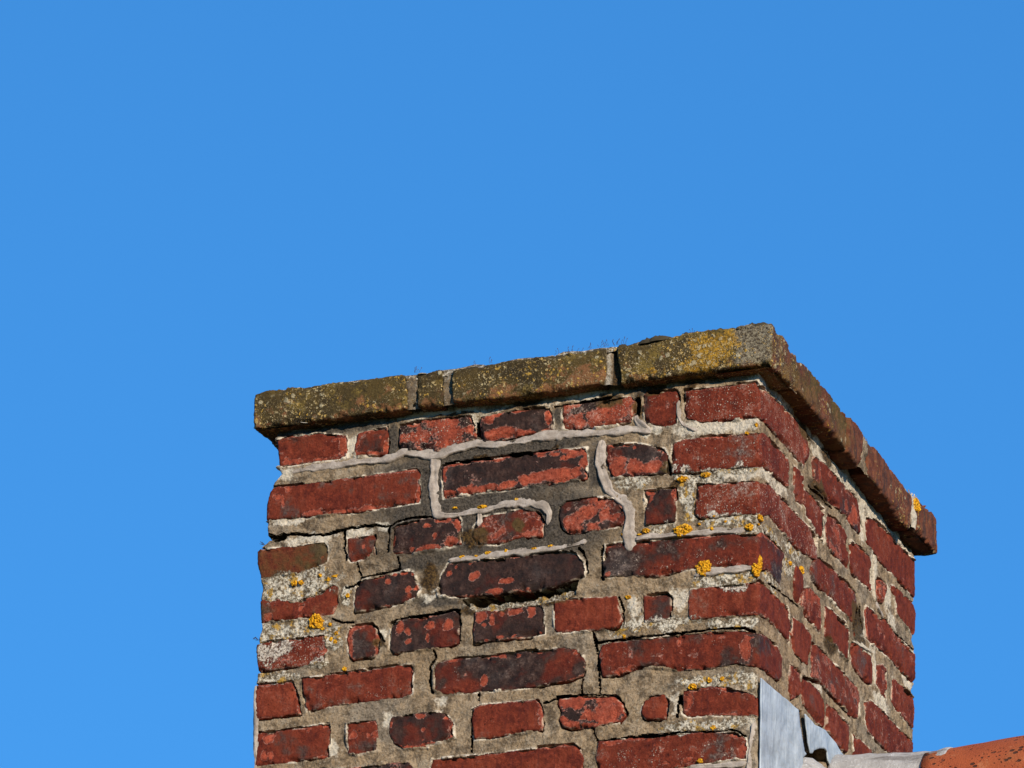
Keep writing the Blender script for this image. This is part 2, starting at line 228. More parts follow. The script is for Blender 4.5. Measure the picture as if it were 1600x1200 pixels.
"LI":[[-1217,-2214,163,97],[-876,-2849,145,116],[-32,-2971,97,116],[-163,-2280,71,54],[68,-2858,63,116],[-7191,-3032,124,118],[-7142,-2283,35,36],[-7582,-2359,45,46],[-7474,-2366,40,41],[-6898,-2323,50,31],[-7004,-2364,35,36],[-6671,-2663,35,36],[-6947,-3105,30,31],[-6834,-3260,35,36],[-6916,-3348,35,36],[-6842,-3403,40,41],[-7065,-3171,40,26],[-6677,-3861,40,41],[-4790,-2241,54,31],[-4553,-2255,35,23],[-4370,-2223,59,36],[-4069,-2223,30,31],[-3611,-2235,45,26],[-3338,-2221,50,23],[-4933,-1417,45,18],[-4483,-1458,74,31],[-3919,-1397,45,23],[-2162,-2172,35,36],[-2056,-3188,30,31],[-1803,-2153,63,39],[-1908,-2198,41,19],[-1840,-2260,33,19],[-2159,-2166,33,35],[-712,-2039,26,19],[-530,-2147,26,23],[87,-2121,93,50],[-1226,-1378,85,50],[-853,-1354,82,42],[21,-2239,37,19],[-950,-2138,22,23],[-748,-2238,30,31],[-2122,-3813,28,29],[-2082,-3185,35,36],[-2122,-3809,32,33],[-770,-4642,40,41],[-569,-4637,35,36],[-1033,-4716,79,52],[-700,-5388,54,36],[-895,-5891,45,41],[-42,-633,42,44],[-207,-751,35,23],[1566,-2319,59,37],[2097,-2245,83,70]],
"SP":[[-5984,-2520,50,52],[-5647,-2683,42,44],[-5622,-2777,45,46],[-5542,-2663,35,36],[-6146,-2437,80,26],[-5921,-2417,68,31],[-5722,-2413,55,31],[-5576,-2429,38,39],[-4578,-2570,90,72],[-4043,-2714,140,52],[-4993,-2480,45,46],[-4898,-2399,25,41],[-5049,-2377,30,31],[-4221,-2871,160,52],[-4668,-2365,35,18],[-2910,-2890,100,36],[-3375,-2334,30,15],[-5785,-3280,70,129],[-5663,-3357,50,77],[-5283,-3307,90,70],[-5316,-3510,45,88],[-4980,-3326,80,113],[-5631,-3529,60,52],[-5115,-1522,2,3],[-4433,-3242,120,93],[-4261,-3325,40,82],[-4372,-3390,45,36],[-4107,-3238,50,46],[-3886,-3223,130,70],[-3626,-3250,75,70],[-3612,-3316,42,44],[-3903,-3607,50,26],[-4136,-3634,68,31],[-3457,-3603,30,41],[-4344,-3651,50,21],[-4483,-3314,50,52],[-6492,-4941,56,87],[-6248,-4975,34,35],[-6143,-4986,54,56],[-5326,-4963,38,39],[-5341,-5135,22,23],[-5864,-4839,34,66],[-5396,-4742,90,52],[-5778,-5215,120,37],[-5318,-5218,60,25],[-5214,-5218,60,25],[-5547,-5237,80,29],[-4351,-4273,68,107],[-3817,-3935,76,41],[-4879,-3901,104,33],[-4065,-3934,56,29],[-3496,-3917,56,23],[-2887,-3995,34,35],[-2920,-4398,60,25],[-4441,-3885,60,19],[-4846,-4979,32,185],[-4955,-4826,48,37],[-7908,-4866,84,78],[-7814,-4813,34,35],[-7960,-5128,56,91],[-7852,-5139,48,91],[-7219,-4778,38,39],[-6954,-4752,54,41],[-5020,-1164,160,57],[-4730,-1145,185,72],[-4386,-1145,185,62],[-4070,-1143,160,57],[-3783,-1097,160,88],[-3574,-1069,160,98],[-3364,-1068,160,98],[-3155,-1071,160,108],[-2947,-1064,110,88],[-2832,-920,68,88],[-3082,-812,135,44],[-3319,-731,110,36],[-3529,-727,55,36],[-2927,-751,160,57],[-5110,-836,35,154],[-4955,-695,150,36],[-4417,-41,105,82],[-4330,-291,160,108],[-4093,-267,185,108],[-3854,-328,160,82],[-3669,-358,110,44],[-3425,-109,68,124],[-3434,-307,85,31],[-4246,18,75,36],[-2297,-1089,160,134],[-1986,-1099,160,139],[-1728,-1130,210,108],[-2017,-768,30,31],[-2381,-711,55,31],[-2221,-967,75,77],[-1628,-854,30,31],[-5238,-1837,55,52],[-5337,-2036,210,70],[-4969,-1973,135,82],[-5113,-1602,160,44],[-5376,-1664,85,36],[-5928,-1852,42,88],[-5630,-2003,35,36],[-4872,-1708,60,129],[-3068,-232,110,108],[-2911,-265,110,108],[-3125,-40,68,82],[-2756,-165,60,62],[-2443,-150,325,170],[-2649,-284,150,88],[-2185,-23,150,103],[-6851,-148,68,165],[-6963,-40,85,36],[-7657,-334,135,57],[-7807,-330,60,62],[-7249,-347,100,36],[-6925,-314,42,23],[-6583,-73,42,108],[-6519,-327,110,44],[-6130,-315,40,139],[-6204,-118,30,31],[-6968,-1270,475,41],[-7292,-1246,175,57],[-7917,-907,75,57],[-7819,-972,30,103],[-7719,-783,50,52],[-5553,-1128,35,52],[-1747,-1545,85,46],[-1721,-1626,35,52],[-1758,-1686,30,31],[-1361,-1615,35,103],[-2391,-2353,50,36],[-2409,-2777,42,44],[-3034,-1865,125,129],[-2953,-2004,150,67],[-2465,-1800,100,103],[-2309,-1870,100,77],[-2725,-1744,150,103],[-6433,-1900,35,36],[-6321,-2045,42,44],[-6505,-2116,125,26],[-7100,-1984,40,31],[-7442,-2790,35,36],[-7450,-2920,40,52],[-7976,-2891,85,88],[-6823,-2883,35,103],[-8022,-2491,100,62],[-6134,-3503,55,206],[-6518,-3176,100,26],[-2501,-4060,35,88],[-2498,-4238,25,52],[-1243,-4013,42,57],[-2139,-4351,150,62],[-1074,-4397,30,31],[-196,-4223,100,180],[-2012,-4314,100,36],[-147,-4052,100,46],[-1093,-4936,85,129],[-1108,-5858,85,52],[-1434,-5877,40,31],[-235,-5818,65,154],[-337,-5535,135,46],[-2272,-5472,175,46],[-1614,-5561,35,31],[-2953,-4781,140,82],[-2870,-4809,120,91],[-3070,-5052,80,82],[-2790,-4736,320,41],[-2379,-4898,68,165],[-2255,-5011,120,124],[-2458,-5052,160,103],[-2601,-5038,120,82],[-2659,-5173,160,41],[-2965,-5163,120,33],[-2764,-5042,48,37],[-2175,-4919,60,124],[4362,-349,105,116],[4785,-358,195,180],[2220,-153,105,154],[2951,-333,75,206],[4615,-496,120,144],[2315,-2555,96,124],[2572,-2591,84,144],[2893,-2459,180,82]],
"FI":[[0,1.0,-5454,-901,175,386],[0,1.0,-5808,-700,375,129],[0,1.0,-6001,-143,112,283],[0,1.0,-7187,135,1050,129],[0,1.0,-5568,-1470,250,129],[0,1.0,-4614,-563,600,82],[0,1.0,-3428,-573,600,62],[0,1.0,-4732,-1776,90,180],[0,1.0,-2636,-970,150,335],[0,1.0,-3937,-1237,1050,103],[0,1.0,-3281,-100,100,154],[0,1.0,-1876,176,225,103],[0,1.0,-5489,-2268,400,154],[0,1.0,-5067,-2237,200,103],[0,1.0,-5203,-2926,375,103],[0,1.0,-4725,-1304,1500,1133],[0,1.0,-3448,-1974,1000,618],[0,1.0,-5519,281,400,206],[0,0.3,-4719,-1515,2600,1751],[0,2.2,-4614,-563,575,88],[0,2.2,-3428,-573,575,67],[0,0.12,-5578,-4334,3000,1236],[0,1.3,-4738,-1776,100,180],[1,1.0,-7670,-1283,500,77],[1,1.0,-6578,-1620,300,103],[1,1.0,-7383,-1661,500,90],[1,1.0,-6124,-1592,150,103],[1,1.0,-6032,-3410,100,129],[1,1.0,-5264,-2659,75,154],[1,1.0,-5336,-2886,150,77],[1,1.0,-7943,-1252,225,77],[1,1.0,-7838,-541,200,103],[1,1.0,-6685,-221,100,154],[1,1.0,-1976,-3376,125,206],[1,1.0,-1319,-4964,75,232],[1,1.0,-114,-5383,100,129],[1,1.0,-1289,-3322,150,180],[1,1.2,-4768,-2973,55,103],[1,1.2,-4581,-3084,75,36],[1,1.0,-5067,-4570,120,82],[1,1.0,-6812,-5136,120,124],[1,1.0,-5940,-4770,120,124],[1,1.0,-1040,-585,350,154],[1,1.0,-578,-589,625,129],[1,1.0,-1762,-523,200,77],[1,1.0,-4897,44,225,154],[1,1.0,-3971,144,750,62],[1,1.0,-2788,157,375,103],[1,1.0,-5303,201,875,103],[1,1.0,-4711,21,150,154],[1,1.0,-572,-1370,700,144],[1,0.9,90,109,450,103],[1,0.9,1180,193,450,154],[1,0.9,3279,60,975,335],[1,0.9,3943,39,975,335],[1,0.9,5734,45,1125,386],[1,0.9,7145,113,975,335],[1,0.9,421,-1306,600,154],[1,0.9,963,-1260,450,154],[1,0.9,5299,-224,300,335],[1,0.9,3199,-1125,180,258],[1,1.0,5845,-972,216,391],[1,1.0,5298,-379,216,268],[1,1.0,6818,-1445,360,124],[1,1.0,5147,-2235,300,124],[1,1.0,5828,-2544,216,371],[1,1.0,5282,-2383,540,103],[1,1.0,6237,-3056,420,165],[1,1.0,7731,-2194,360,124],[1,1.0,2962,-3836,300,82],[1,1.0,3215,-1135,84,247],[1,1.0,6611,-1142,240,227],[2,1.0,-1160,-1347,244,174],[2,1.0,-1156,-1678,150,348],[2,1.0,-1630,-2128,262,77],[2,1.0,-578,-2093,488,116],[2,1.0,-8,-2178,206,135],[2,1.0,-2027,-1343,281,116],[2,1.0,-776,-1333,281,116],[2,1.0,-394,-1301,338,77],[2,1.0,-1075,-2017,169,116],[2,1.0,-1353,-1246,94,97],[2,1.0,-40,-3075,225,116],[2,1.0,-570,-3094,469,116],[2,1.0,-7542,-2358,650,232],[2,1.0,-7750,-2520,425,154],[2,1.0,-7590,-3115,600,180],[2,1.0,-7977,-3467,250,283],[2,1.0,-7162,-3734,225,77],[2,1.0,-6884,-3346,150,206],[2,1.0,-7793,-3382,300,180],[2,1.0,-7266,-2520,325,129],[2,1.0,-7824,-3887,375,103],[2,1.0,-6696,-2713,100,154],[2,1.0,-354,-3219,250,77],[2,1.0,-350,-3778,450,103],[2,1.0,-719,-4647,625,103],[2,1.0,-1615,-3669,750,103],[2,1.0,-838,-5337,625,103],[2,1.0,-143,-4681,150,154],[2,0.7,-172,-2325,720,124],[2,0.7,680,-2180,660,124],[2,0.7,1677,-2071,600,165],[2,0.7,1492,-2408,360,247],[2,0.7,629,-2899,540,124],[3,1.0,-4601,-1949,225,116],[3,1.0,-3844,-1799,100,103],[3,1.0,-5347,-2546,125,232],[3,1.0,-6081,-3508,100,103],[3,1.0,-1963,-104,85,206],[3,1.0,-3814,178,300,103],[3,1.0,-5034,141,350,46],[3,1.0,-2421,85,150,103],[3,1.0,-1100,185,175,77],[3,1.0,-1668,150,150,77],[3,1.0,-1451,-1156,75,97],[3,1.0,-1369,-1478,112,58],[3,1.0,-1779,-1137,2,2],[3,1.0,-4532,-660,125,41],[3,1.0,-3321,-635,50,23],[3,1.0,-1431,-1191,65,88],[3,1.0,-4151,-3065,750,103],[3,1.0,-3371,-3072,450,103],[3,1.0,-260,-2029,2,2],[3,1.0,2952,-654,450,154],[3,1.0,2299,118,450,129],[3,1.0,3361,91,300,103],[3,1.0,4945,-2089,300,247],[3,1.0,5146,-2364,360,62],[3,1.0,3545,-2972,240,124]],
"CL":[[7582,732]],
"LG":[[-4659,-3114],[-4514,-3171],[-4096,-3174],[-3628,-3157],[-3267,-3114],[-2916,-3064]],
"S1":[[8,-4690],[216,-4688],[716,-4665],[1177,-4654],[1600,-4673],[1715,-4913],[1816,-5083],[1904,-5234],[2017,-5242],[1830,-5363],[1832,-5645],[2260,-7350],[8,-9700]],
"S2":[[2138,-4548],[2569,-4589],[3145,-4496],[3729,-4527],[4122,-4614],[4651,-4694],[3598,-5024],[3288,-4936],[3236,-4808],[3081,-4811],[2825,-4889],[2571,-5002],[2476,-5080],[2394,-5106],[2292,-4964],[2215,-4744]]}''')

# ------------------------------------------------------------ numpy noise
_perm = np.random.default_rng(3).permutation(4096)
_grad = np.random.default_rng(5).random(4096)*2-1
def vnoise(x, y, seed=0):
    xi = np.floor(x).astype(np.int64); yi = np.floor(y).astype(np.int64)
    xf = x-xi; yf = y-yi
    u = xf*xf*xf*(xf*(xf*6-15)+10); v = yf*yf*yf*(yf*(yf*6-15)+10)
    def g(a, b): return _grad[(_perm[(a+seed*131) & 4095]+b*57+seed*17) & 4095]
    a = g(xi, yi); b = g(xi+1, yi); c = g(xi, yi+1); d = g(xi+1, yi+1)
    return a*(1-u)*(1-v)+b*u*(1-v)+c*(1-u)*v+d*u*v
def fbm(x, y, seed=0, octv=4):
    r = 0; a = 1; t = 0
    for o in range(octv):
        r = r+a*vnoise(x*2**o+o*7.3, y*2**o-o*3.1, seed+o); t += a; a *= 0.55
    return r/t*1.5
def sstep(a, b, x):
    t = np.clip((x-a)/(b-a), 0, 1)
    return t*t*(3-2*t)

def seg_dist(px, py, poly, closed):
    d = np.full(px.shape, 1e9)
    n = len(poly)
    for i in range(n if closed else n-1):
        ax, ay = poly[i]; bx, by = poly[(i+1) % n]
        ex, ey = bx-ax, by-ay
        L2 = ex*ex+ey*ey+1e-12
        t = np.clip(((px-ax)*ex+(py-ay)*ey)/L2, 0, 1)
        d = np.minimum(d, (px-ax-t*ex)**2+(py-ay-t*ey)**2)
    return np.sqrt(d)
def poly_sdf(px, py, poly):
    d = seg_dist(px, py, poly, True)
    ins = np.zeros(px.shape, bool)
    n = len(poly)
    for i in range(n):
        ax, ay = poly[i]; bx, by = poly[(i+1) % n]
        if ay == by: continue
        c = ((ay > py) != (by > py)) & (px < (bx-ax)*(py-ay)/(by-ay)+ax)
        ins ^= c
    return np.where(ins, -d, d)

# ------------------------------------------------------------ the wall's unfolded surface: s along the wall round the corner, z up, n outwards
PL = np.array(D['PL'], float)*1e-4
PR = np.array(D['PR'], float)*1e-4
class Wall:
    def __init__(self, ox, oy, L, R, rc):
        self.ox, self.oy, self.L, self.R, self.rc = ox, oy, L, R, rc
    def map(self, s, z, n):
        s, z, n = np.broadcast_arrays(np.asarray(s, float), np.asarray(z, float), np.asarray(n, float))
        L = self.L(z); R = self.R(z); rc = self.rc
        X = np.zeros(s.shape); Y = np.zeros(s.shape); NX = np.zeros(s.shape); NY = np.zeros(s.shape)
        m = s < L;  X[m] = L[m]; Y[m] = (L-s)[m]; NX[m] = -1
        m = (s >= L) & (s < 0); X[m] = s[m]; NY[m] = -1
        m = (s >= 0) & (s < R); Y[m] = s[m]; NX[m] = 1
        m = s >= R; X[m] = -(s-R)[m]; Y[m] = R[m]; NY[m] = 1
        for cs, cx, cy, e1, e2, n1, n2 in ((L, L, 0*L, (0, -1), (1, 0), (-1, 0), (0, -1)),
                                           (0*L, 0*L, 0*L, (1, 0), (0, 1), (0, -1), (1, 0)),
                                           (R, 0*R, R, (0, 1), (-1, 0), (1, 0), (0, 1))):
            t = (s-cs)/rc
            m = np.abs(t) < 1
            th = (t[m]+1)*math.pi/4
            a = -rc+rc*np.sin(th); b = rc*(1-np.cos(th))
            X[m] = cx[m]+a*e1[0]+b*e2[0]; Y[m] = cy[m]+a*e1[1]+b*e2[1]
            NX[m] = np.cos(th)*n1[0]+np.sin(th)*n2[0]; NY[m] = np.cos(th)*n1[1]+np.sin(th)*n2[1]
        return np.stack([X+self.ox+NX*n, Y-self.oy+NY*n, z+0*s], -1)
wallL = lambda z: np.interp(-z, -PL[:, 1], PL[:, 0])
wallR = lambda z: np.interp(-z, -PR[:, 1], PR[:, 0])
W = Wall(0.0, 0.0, wallL, wallR, 0.006)
OX, OXR = 0.022, 0.0275
WC = Wall(OXR, OX, lambda z: 0*z-0.8585, lambda z: 0*z+0.870, 0.005)

# ------------------------------------------------------------ object helpers
def mesh_obj(name, verts, faces, mat, parent=None, attrs=None, smooth=True, center=True, flat_angle=None):
    verts = np.asarray(verts, float).reshape(-1, 3)
    c = verts.mean(0) if center else np.zeros(3)
    me = bpy.data.meshes.new(name)
    faces = np.asarray(faces) if not isinstance(faces, list) else faces
    if isinstance(faces, np.ndarray) and faces.shape[1] == 4:
        nf = len(faces)
        me.vertices.add(len(verts)); me.vertices.foreach_set('co', (verts-c).astype(np.float32).ravel())
        me.loops.add(nf*4); me.loops.foreach_set('vertex_index', faces.astype(np.int32).ravel())
        me.polygons.add(nf)
        me.polygons.foreach_set('loop_start', np.arange(0, nf*4, 4, dtype=np.int32))
        me.polygons.foreach_set('loop_total', np.full(nf, 4, dtype=np.int32))
        me.update(calc_edges=True)
    else:
        me.from_pydata([tuple(v) for v in (verts-c)], [], [tuple(int(i) for i in f) for f in faces])
        me.update()
    if attrs:
        for k, v in attrs.items():
            a = me.attributes.new(k, 'FLOAT', 'POINT')
            a.data.foreach_set('value', np.broadcast_to(np.asarray(v, np.float32), (len(verts),)).copy())
    me.polygons.foreach_set('use_smooth', np.full(len(me.polygons), bool(smooth)))
    if mat: me.materials.append(mat)
    o = bpy.data.objects.new(name, me)
    COL.objects.link(o)
    if parent:
        o.parent = parent
        pl = parent.matrix_basis.translation.copy()
        pp = parent.parent
        while pp: pl += pp.matrix_basis.translation; pp = pp.parent
        o.location = Vector(c)-pl
    else:
        o.location = c
    return o
def grid_faces(nu, nv):
    i = np.arange(nu-1)[:, None]*nv+np.arange(nv-1)[None, :]
    i = i.ravel()
    return np.stack([i, i+nv, i+nv+1, i+1], -1)
def thing(name, label, cat, loc):
    o = bpy.data.objects.new(name, None)
    COL.objects.link(o); o.location = loc
    o.empty_display_size = 0.1
    o['label'] = label; o['category'] = cat
    return o

# ------------------------------------------------------------ shader helper
class NT:
    def __init__(self, name):
        self.m = bpy.data.materials.new(name); self.m.use_nodes = True
        self.t = self.m.node_tree; self.t.nodes.clear()
        self.out = self.t.nodes.new('ShaderNodeOutputMaterial')
        self.p = self.t.nodes.new('ShaderNodeBsdfPrincipled')
        self.t.links.new(self.p.outputs[0], self.out.inputs[0])
    def put(self, sock, v):
        if isinstance(v, bpy.types.NodeSocket): self.t.links.new(v, sock)
        elif v is not None:
            if sock.type == 'RGBA' and len(v) == 3: v = (*v, 1)
            sock.default_value = v
    def coord(self, kind='Object'):
        return self.t.nodes.new('ShaderNodeTexCoord').outputs[kind]
    def rand_coord(self):
        g = self.t.nodes.new('ShaderNodeNewGeometry').outputs['Position']
        r = self.t.nodes.new('ShaderNodeObjectInfo').outputs['Random']
        c = self.t.nodes.new('ShaderNodeVectorMath'); c.operation = 'ADD'
        s = self.m_('MULTIPLY', r, 37.0)
        self.put(c.inputs[0], g); self.put(c.inputs[1], s)
        return c.outputs[0]
    def m_(self, op, a, b=0.0, c=0.0, clamp=False):
        n = self.t.nodes.new('ShaderNodeMath'); n.operation = op; n.use_clamp = clamp
        self.put(n.inputs[0], a); self.put(n.inputs[1], b); self.put(n.inputs[2], c)
        return n.outputs[0]
    def noise(self, vec, scale, detail=4, rough=0.55, dist=0.0):
        n = self.t.nodes.new('ShaderNodeTexNoise')
        self.put(n.inputs['Vector'], vec); n.inputs['Scale'].default_value = scale
        n.inputs['Detail'].default_value = detail; n.inputs['Roughness'].default_value = rough
        n.inputs['Distortion'].default_value = dist
        return n.outputs['Fac']
    def nz(self, vec, scale, detail=5, rough=.65, lo=.30, hi=.70):
        return self.ss(self.noise(vec, scale, detail, rough), lo, hi)
    def vor(self, vec, scale, feature='F1', out='Distance', rnd=1.0):
        n = self.t.nodes.new('ShaderNodeTexVoronoi'); n.feature = feature
        self.put(n.inputs['Vector'], vec); n.inputs['Scale'].default_value = scale
        n.inputs['Randomness'].default_value = rnd
        return n.outputs[out]
    def scale(self, vec, s):
        n = self.t.nodes.new('ShaderNodeMapping'); n.inputs['Scale'].default_value = s
        self.put(n.inputs['Vector'], vec)
        return n.outputs[0]
    def ss(self, x, a, b, lo=0.0, hi=1.0):
        n = self.t.nodes.new('ShaderNodeMapRange'); n.interpolation_type = 'SMOOTHSTEP'
        self.put(n.inputs[0], x)
        self.put(n.inputs[1], a); self.put(n.inputs[2], b); self.put(n.inputs[3], lo); self.put(n.inputs[4], hi)
        return n.outputs[0]
    def mix(self, f, a, b):
        n = self.t.nodes.new('ShaderNodeMix'); n.data_type = 'RGBA'
        self.put(n.inputs[0], f); self.put(n.inputs[6], a); self.put(n.inputs[7], b)
        return n.outputs[2]
    def attr(self, name):
        n = self.t.nodes.new('ShaderNodeAttribute'); n.attribute_name = name
        return n.outputs['Fac']
    def bump(self, h, dist, strength=1.0, nrm=None):
        n = self.t.nodes.new('ShaderNodeBump'); n.inputs['Distance'].default_value = dist
        n.inputs['Strength'].default_value = strength
        self.put(n.inputs['Height'], h)
        if nrm: self.put(n.inputs['Normal'], nrm)
        return n.outputs[0]
    def fin(self, col, rough, nrm=None, spec=0.3, metal=0.0):
        self.put(self.p.inputs['Base Color'], col); self.put(self.p.inputs['Roughness'], rough)
        self.put(self.p.inputs['Specular IOR Level'], spec); self.put(self.p.inputs['Metallic'], metal)
        if nrm: self.put(self.p.inputs['Normal'], nrm)
        return self.m

# ------------------------------------------------------------ materials
def mat_brick():
    t = NT('weathered_brick')
    P = t.rand_coord()
    n_big = t.noise(P, 17, 4); n_mid = t.noise(P, 62, 6, .65); n_fin = t.noise(P, 260, 5, .7); n_gr = t.noise(P, 900, 3, .65)
    c_mid = t.ss(n_mid, .30, .70); c_fin = t.ss(n_fin, .30, .70)
    streak = t.noise(t.scale(P, (230, 230, 13)), 1.0, 4, .65)
    soot, spot, wh, mo, edge = t.attr('soot'), t.attr('spot'), t.attr('white'), t.attr('moss'), t.attr('edge')
    red = t.mix(c_mid, (.078, .0105, .005), (.222, .037, .015))
    red = t.mix(t.m_('MULTIPLY', t.m_('SUBTRACT', 1.0, c_fin), .45), red, (.052, .010, .006))
    red = t.mix(t.ss(n_big, .40, .68, 0, .55), red, (.245, .046, .017))
    red = t.mix(t.ss(streak, .48, .74, 0, .6), red, (.062, .013, .011))
    red = t.mix(t.ss(n_fin, .54, .78, 0, .7), red, (.285, .074, .032))
    red = t.mix(t.ss(n_gr, .52, .36, 0, .45), red, (.045, .010, .008))
    # burnt, glazed skin
    dk = t.m_('ADD', t.m_('MULTIPLY', t.m_('SUBTRACT', t.ss(n_big, .28, .72), .5), .95), t.m_('MULTIPLY', t.m_('SUBTRACT', n_mid, .5), 1.1))
    dk = t.m_('ADD', dk, t.m_('MULTIPLY', t.m_('SUBTRACT', n_fin, .5), .35))
    dk = t.m_('ADD', dk, t.m_('SUBTRACT', t.m_('MULTIPLY', soot, 1.30), .70))
    dkm = t.ss(dk, -.24, .30)
    dark = t.mix(c_mid, (.0085, .0066, .0056), (.037, .0185, .013))
    dark = t.mix(t.ss(n_big, .56, .74, 0, .5), dark, (.066, .054, .048))
    dark = t.mix(t.ss(n_fin, .56, .78, 0, .55), dark, (.125, .040, .024))
    col = t.mix(t.m_('MULTIPLY', dkm, .96), red, dark)
    pore = t.ss(n_fin, .375, .31)
    col = t.mix(t.m_('MULTIPLY', pore, .8), col, (.020, .008, .007))
    # spalled patches where the skin has flaked off
    s = t.m_('ADD', spot, t.m_('MULTIPLY', t.m_('SUBTRACT', n_mid, .5), 1.15))
    s = t.m_('ADD', s, t.m_('MULTIPLY', t.m_('SUBTRACT', n_fin, .5), .75))
    sm = t.ss(s, -.02, .05)
    rim = t.m_('MULTIPLY', t.ss(s, -.08, .01), t.ss(s, .15, .03))
    spal = t.mix(c_mid, (.17, .028, .013), (.44, .086, .040))
    spal = t.mix(t.ss(n_fin, .50, .74, 0, .65), spal, (.47, .17, .10))
    spal = t.mix(t.ss(n_fin, .45, .32, 0, .9), spal, (.085, .016, .011))
    spal = t.mix(t.ss(n_gr, .55, .4, 0, .5), spal, (.11, .022, .012))
    spal = t.mix(t.m_('MULTIPLY', t.ss(s, .55, .08), t.ss(n_fin, .62, .42, 0, .75)), spal, (.115, .026, .016))
    spal = t.mix(t.ss(t.noise(P, 34, 4), .46, .66, 0, .55), spal, (.20, .040, .022))
    col = t.mix(sm, col, spal)
    col = t.mix(t.m_('MULTIPLY', rim, t.ss(n_fin, .40, .66, 0, .75)), col, (.56, .32, .25))
    # bloom of pale crust and specks
    v1 = t.vor(P, 150); v2 = t.vor(P, 330)
    sp = t.m_('MAXIMUM', t.ss(v1, t.m_('MULTIPLY', n_mid, .42), t.m_('MULTIPLY', n_mid, .26)), t.m_('MULTIPLY', t.ss(v2, .28, .16), .8))
    spk = t.m_('MULTIPLY', sp, t.ss(t.m_('ADD', t.noise(P, 55, 4), t.m_('MULTIPLY', wh, .40)), .69, .82))
    col = t.mix(t.m_('MULTIPLY', spk, .8), col, t.mix(n_fin, (.30, .20, .14), (.62, .52, .42)))
    fog = t.m_('MULTIPLY', t.ss(t.m_('ADD', t.m_('MULTIPLY', n_big, .5), t.m_('MULTIPLY', n_mid, .5)), .50, .68), wh)
    fog = t.m_('MULTIPLY', fog, t.ss(n_fin, .42, .62))
    col = t.mix(t.m_('MULTIPLY', fog, .75), col, (.46, .36, .29))
    crust = t.ss(t.m_('ADD', t.m_('SUBTRACT', t.attr('crust'), .75), t.m_('ADD', t.m_('MULTIPLY', t.m_('SUBTRACT', n_mid, .5), 1.6), t.m_('MULTIPLY', t.m_('SUBTRACT', n_fin, .5), 1.2))), 0., .16)
    cc = t.mix(t.ss(n_fin, .35, .62), (.14, .10, .07), (.60, .54, .44))
    col = t.mix(t.m_('MULTIPLY', crust, .88), col, cc)
    mossm = t.m_('MULTIPLY', t.ss(t.m_('ADD', t.m_('ADD', t.m_('MULTIPLY', n_mid, .6), t.m_('MULTIPLY', n_big, .4)), t.m_('MULTIPLY', mo, .7)), .68, 1.0), .85)
    col = t.mix(mossm, col, t.mix(n_fin, (.030, .020, .007), (.105, .070, .020)))
    # mortar dust caught at the arris
    ed = t.m_('MULTIPLY', t.ss(edge, .0030, .0002), t.ss(n_mid, .50, .62))
    col = t.mix(t.m_('MULTIPLY', ed, .8), col, (.46, .37, .27))
    h = t.m_('ADD', t.m_('MULTIPLY', n_fin, .75), t.m_('MULTIPLY', n_mid, .30))
    h = t.m_('ADD', h, t.m_('MULTIPLY', n_gr, .35))
    h = t.m_('ADD', h, t.m_('MULTIPLY', streak, .12))
    h = t.m_('SUBTRACT', h, t.m_('MULTIPLY', sm, 1.15))
    h = t.m_('ADD', h, t.m_('MULTIPLY', spk, .4))
    h = t.m_('SUBTRACT', h, t.m_('MULTIPLY', pore, .6))
    h = t.m_('ADD', h, t.m_('MULTIPLY', crust, .7))
    rough = t.mix(t.m_('MULTIPLY', dkm, t.m_('SUBTRACT', 1.0, sm)), (.85,)*3, (.62,)*3)
    return t.fin(col, rough, t.bump(h, .0024), .15)
